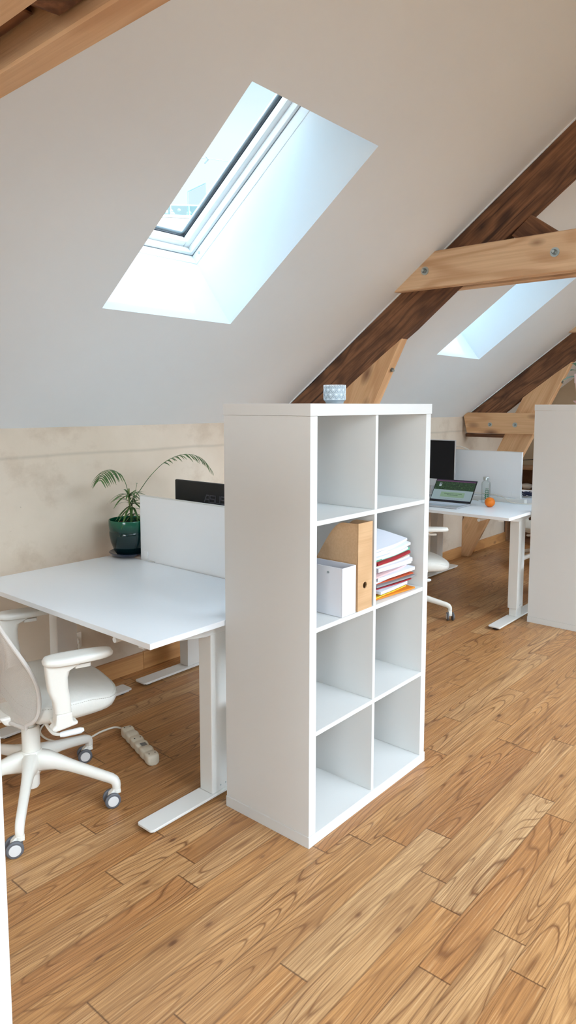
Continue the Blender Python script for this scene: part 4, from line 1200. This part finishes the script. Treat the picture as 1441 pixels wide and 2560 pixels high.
# ---------------------------------------------------------------- outside, seen through the near skylight
M['render'] = mottled('pale_render', rgb(236, 234, 226), rgb(242, 240, 234), 1, .9)
BL = (25.6, 27.9, 0); BR = math.radians(-43.0)
t = thing('neighbour_building', 'pale flat-roofed building seen through the near skylight', 'building', BL, BR)
MB().box(-8, 8, 0, 8, -6, 11.7).build('wall', M['render'], t)
MB().box(-8.1, 8.1, -.1, .1, 11.72, 11.86).build('parapet', M['frame'], t)
mb = MB()
for k in range(17): mb.box(-8 + k, -7.96 + k, .12, .16, 11.72, 12.42)
mb.box(-8, 8, .11, .17, 12.42, 12.48); mb.build('railing', plain('grey_rail', rgb(150, 176, 188), .5), t)
mb = MB(); mb.box(-8, 8, .135, .145, 11.9, 12.4); mb.build('balustrade_glass', glass_mat('balustrade_tint', (.74, .88, .90, 1), .3), t)
mb = MB(); random.seed(3)
for k in range(170):
    c = Vector((random.uniform(-6, 4.5), random.uniform(1.0, 2.6), 11.75 + random.uniform(.1, .9))); r = random.uniform(.07, .16)
    if c.x > -1.0 and c.z > 12.4: c.z -= .5
    mb.lathe([(0, -r)] + [(r * math.sin(PI * q / 6) * random.uniform(.6, 1.2), -r * math.cos(PI * q / 6)) for q in range(1, 6)] + [(0, r)], 7, c)
o = mb.build('roof_hedge', mottled('pale_hedge', rgb(168, 184, 170), rgb(196, 208, 194), 2, .9)); tag(o, 'pale green hedge on the roof terrace outside', 'hedge', None, 'stuff')
o.location = BL; o.rotation_euler = (0, 0, BR)
g = thing('glass_screen', 'framed glass screen standing on the roof terrace outside', 'screen', BL, BR)
mb = MB(); fr = [(-1.05, 11.75), (-1.05, 13.35), (-.05, 13.85), (-.05, 11.75)]
for a, b in zip(fr, fr[1:]): mb.tube([(a[0], .7, a[1]), (b[0], .7, b[1])], .03, 6)
mb.build('screen_frame', plain('slate_frame', rgb(110, 140, 154), .5), g)
mb = MB(); mb.face([(a, .7, b) for a, b in fr]); mb.build('screen_glass', glass_mat('tinted_glass', (.76, .90, .93, 1), .3), g)
g = thing('overhead_wire', 'thin overhead wire with a clip outside the near skylight', 'wire', BL, BR)
MB().tube([(-12, -.5, 16.0), (0, -.5, 14.76), (12, -.5, 13.7)], .022, 6).build('wire', plain('grey_wire', rgb(150, 180, 190), .5), g)
MB().tube([(-.02, -.5, 14.86), (.10, -.5, 14.70), (.04, -.5, 14.66), (-.10, -.5, 14.50)][::-1], .04, 6).build('clip', plain('dark_clip', rgb(110, 130, 138), .5), g)

# ---------------------------------------------------------------- light
sc_ = bpy.context.scene
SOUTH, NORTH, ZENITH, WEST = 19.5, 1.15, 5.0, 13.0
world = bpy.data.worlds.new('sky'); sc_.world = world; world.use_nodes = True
nt = world.node_tree; nt.nodes.clear()
out = N(nt, 'ShaderNodeOutputWorld'); bg = N(nt, 'ShaderNodeBackground')
tc = N(nt, 'ShaderNodeTexCoord'); sep = N(nt, 'ShaderNodeSeparateXYZ'); L(nt, tc.outputs['Generated'], sep.inputs[0])
cl = noise_n(nt, mapping(nt, tc.outputs['Generated'], (1, 1, 2.5)), 2.2, 4.0, .55)
zz = math_n(nt, 'ADD', sep.outputs[2], math_n(nt, 'MULTIPLY_ADD', cl, .16, -.08))
colr = ramp(nt, zz, [(0.0, (.50, .46, .40, 1)), (.02, (.90, .96, 1.0, 1)), (.32, (.86, .95, 1.0, 1)), (.40, (.58, .86, 1.0, 1)), (.46, (.60, .85, 1.0, 1)), (.75, (.36, .70, 1.0, 1)), (1.0, (.36, .69, 1.0, 1))])
# sky brighter overhead than low north; south (sunward) and west glows added as fill
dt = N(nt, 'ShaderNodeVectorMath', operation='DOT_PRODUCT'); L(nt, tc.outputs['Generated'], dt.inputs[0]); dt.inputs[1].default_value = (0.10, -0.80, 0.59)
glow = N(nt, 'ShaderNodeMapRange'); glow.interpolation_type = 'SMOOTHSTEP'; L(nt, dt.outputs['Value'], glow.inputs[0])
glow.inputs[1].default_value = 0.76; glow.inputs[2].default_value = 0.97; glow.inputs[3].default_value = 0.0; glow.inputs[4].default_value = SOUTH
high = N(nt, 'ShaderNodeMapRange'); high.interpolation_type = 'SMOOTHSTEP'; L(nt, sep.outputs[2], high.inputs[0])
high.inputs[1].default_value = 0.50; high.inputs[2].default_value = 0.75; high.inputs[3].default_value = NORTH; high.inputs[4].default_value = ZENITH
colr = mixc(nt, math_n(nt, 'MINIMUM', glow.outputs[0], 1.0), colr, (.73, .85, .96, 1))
dw = N(nt, 'ShaderNodeVectorMath', operation='DOT_PRODUCT'); L(nt, tc.outputs['Generated'], dw.inputs[0]); dw.inputs[1].default_value = (-0.95, -0.22, 0.20)  # added west glow, brightens side faces through the gable window
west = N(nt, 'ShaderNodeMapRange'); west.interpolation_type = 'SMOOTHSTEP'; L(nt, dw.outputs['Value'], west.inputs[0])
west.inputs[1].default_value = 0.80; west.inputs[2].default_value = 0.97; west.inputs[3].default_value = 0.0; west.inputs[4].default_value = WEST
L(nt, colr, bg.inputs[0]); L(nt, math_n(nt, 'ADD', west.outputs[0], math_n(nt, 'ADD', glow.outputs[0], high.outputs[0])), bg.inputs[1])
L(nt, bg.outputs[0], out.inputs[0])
sun = bpy.data.lights.new('sun', 'SUN'); sun.energy = 1.1; sun.angle = math.radians(.8); sun.color = (1, .97, .94)
so = bpy.data.objects.new('sun', sun); COL.objects.link(so)
so.rotation_euler = Vector((.28, -.995, 2.002)).to_track_quat('Z', 'Y').to_euler()

# ---------------------------------------------------------------- camera
cam = bpy.data.cameras.new('camera'); co = bpy.data.objects.new('camera', cam); COL.objects.link(co)
co.location = (-1.6949, -1.3578, 1.4643); co.rotation_euler = (1.4691, -.0008, -.8631)
cam.sensor_fit = 'VERTICAL'; cam.sensor_height = 24.0; cam.lens = 1740.79 / 2560 * 24.0
cam.shift_y = -89.159 / 2560; cam.clip_start = .02
sc_.camera = co
sc_.view_settings.view_transform = 'Standard'; sc_.view_settings.look = 'None'
sc_.view_settings.exposure = -0.06; sc_.view_settings.gamma = 1.0; sc_.view_settings.use_curve_mapping = False
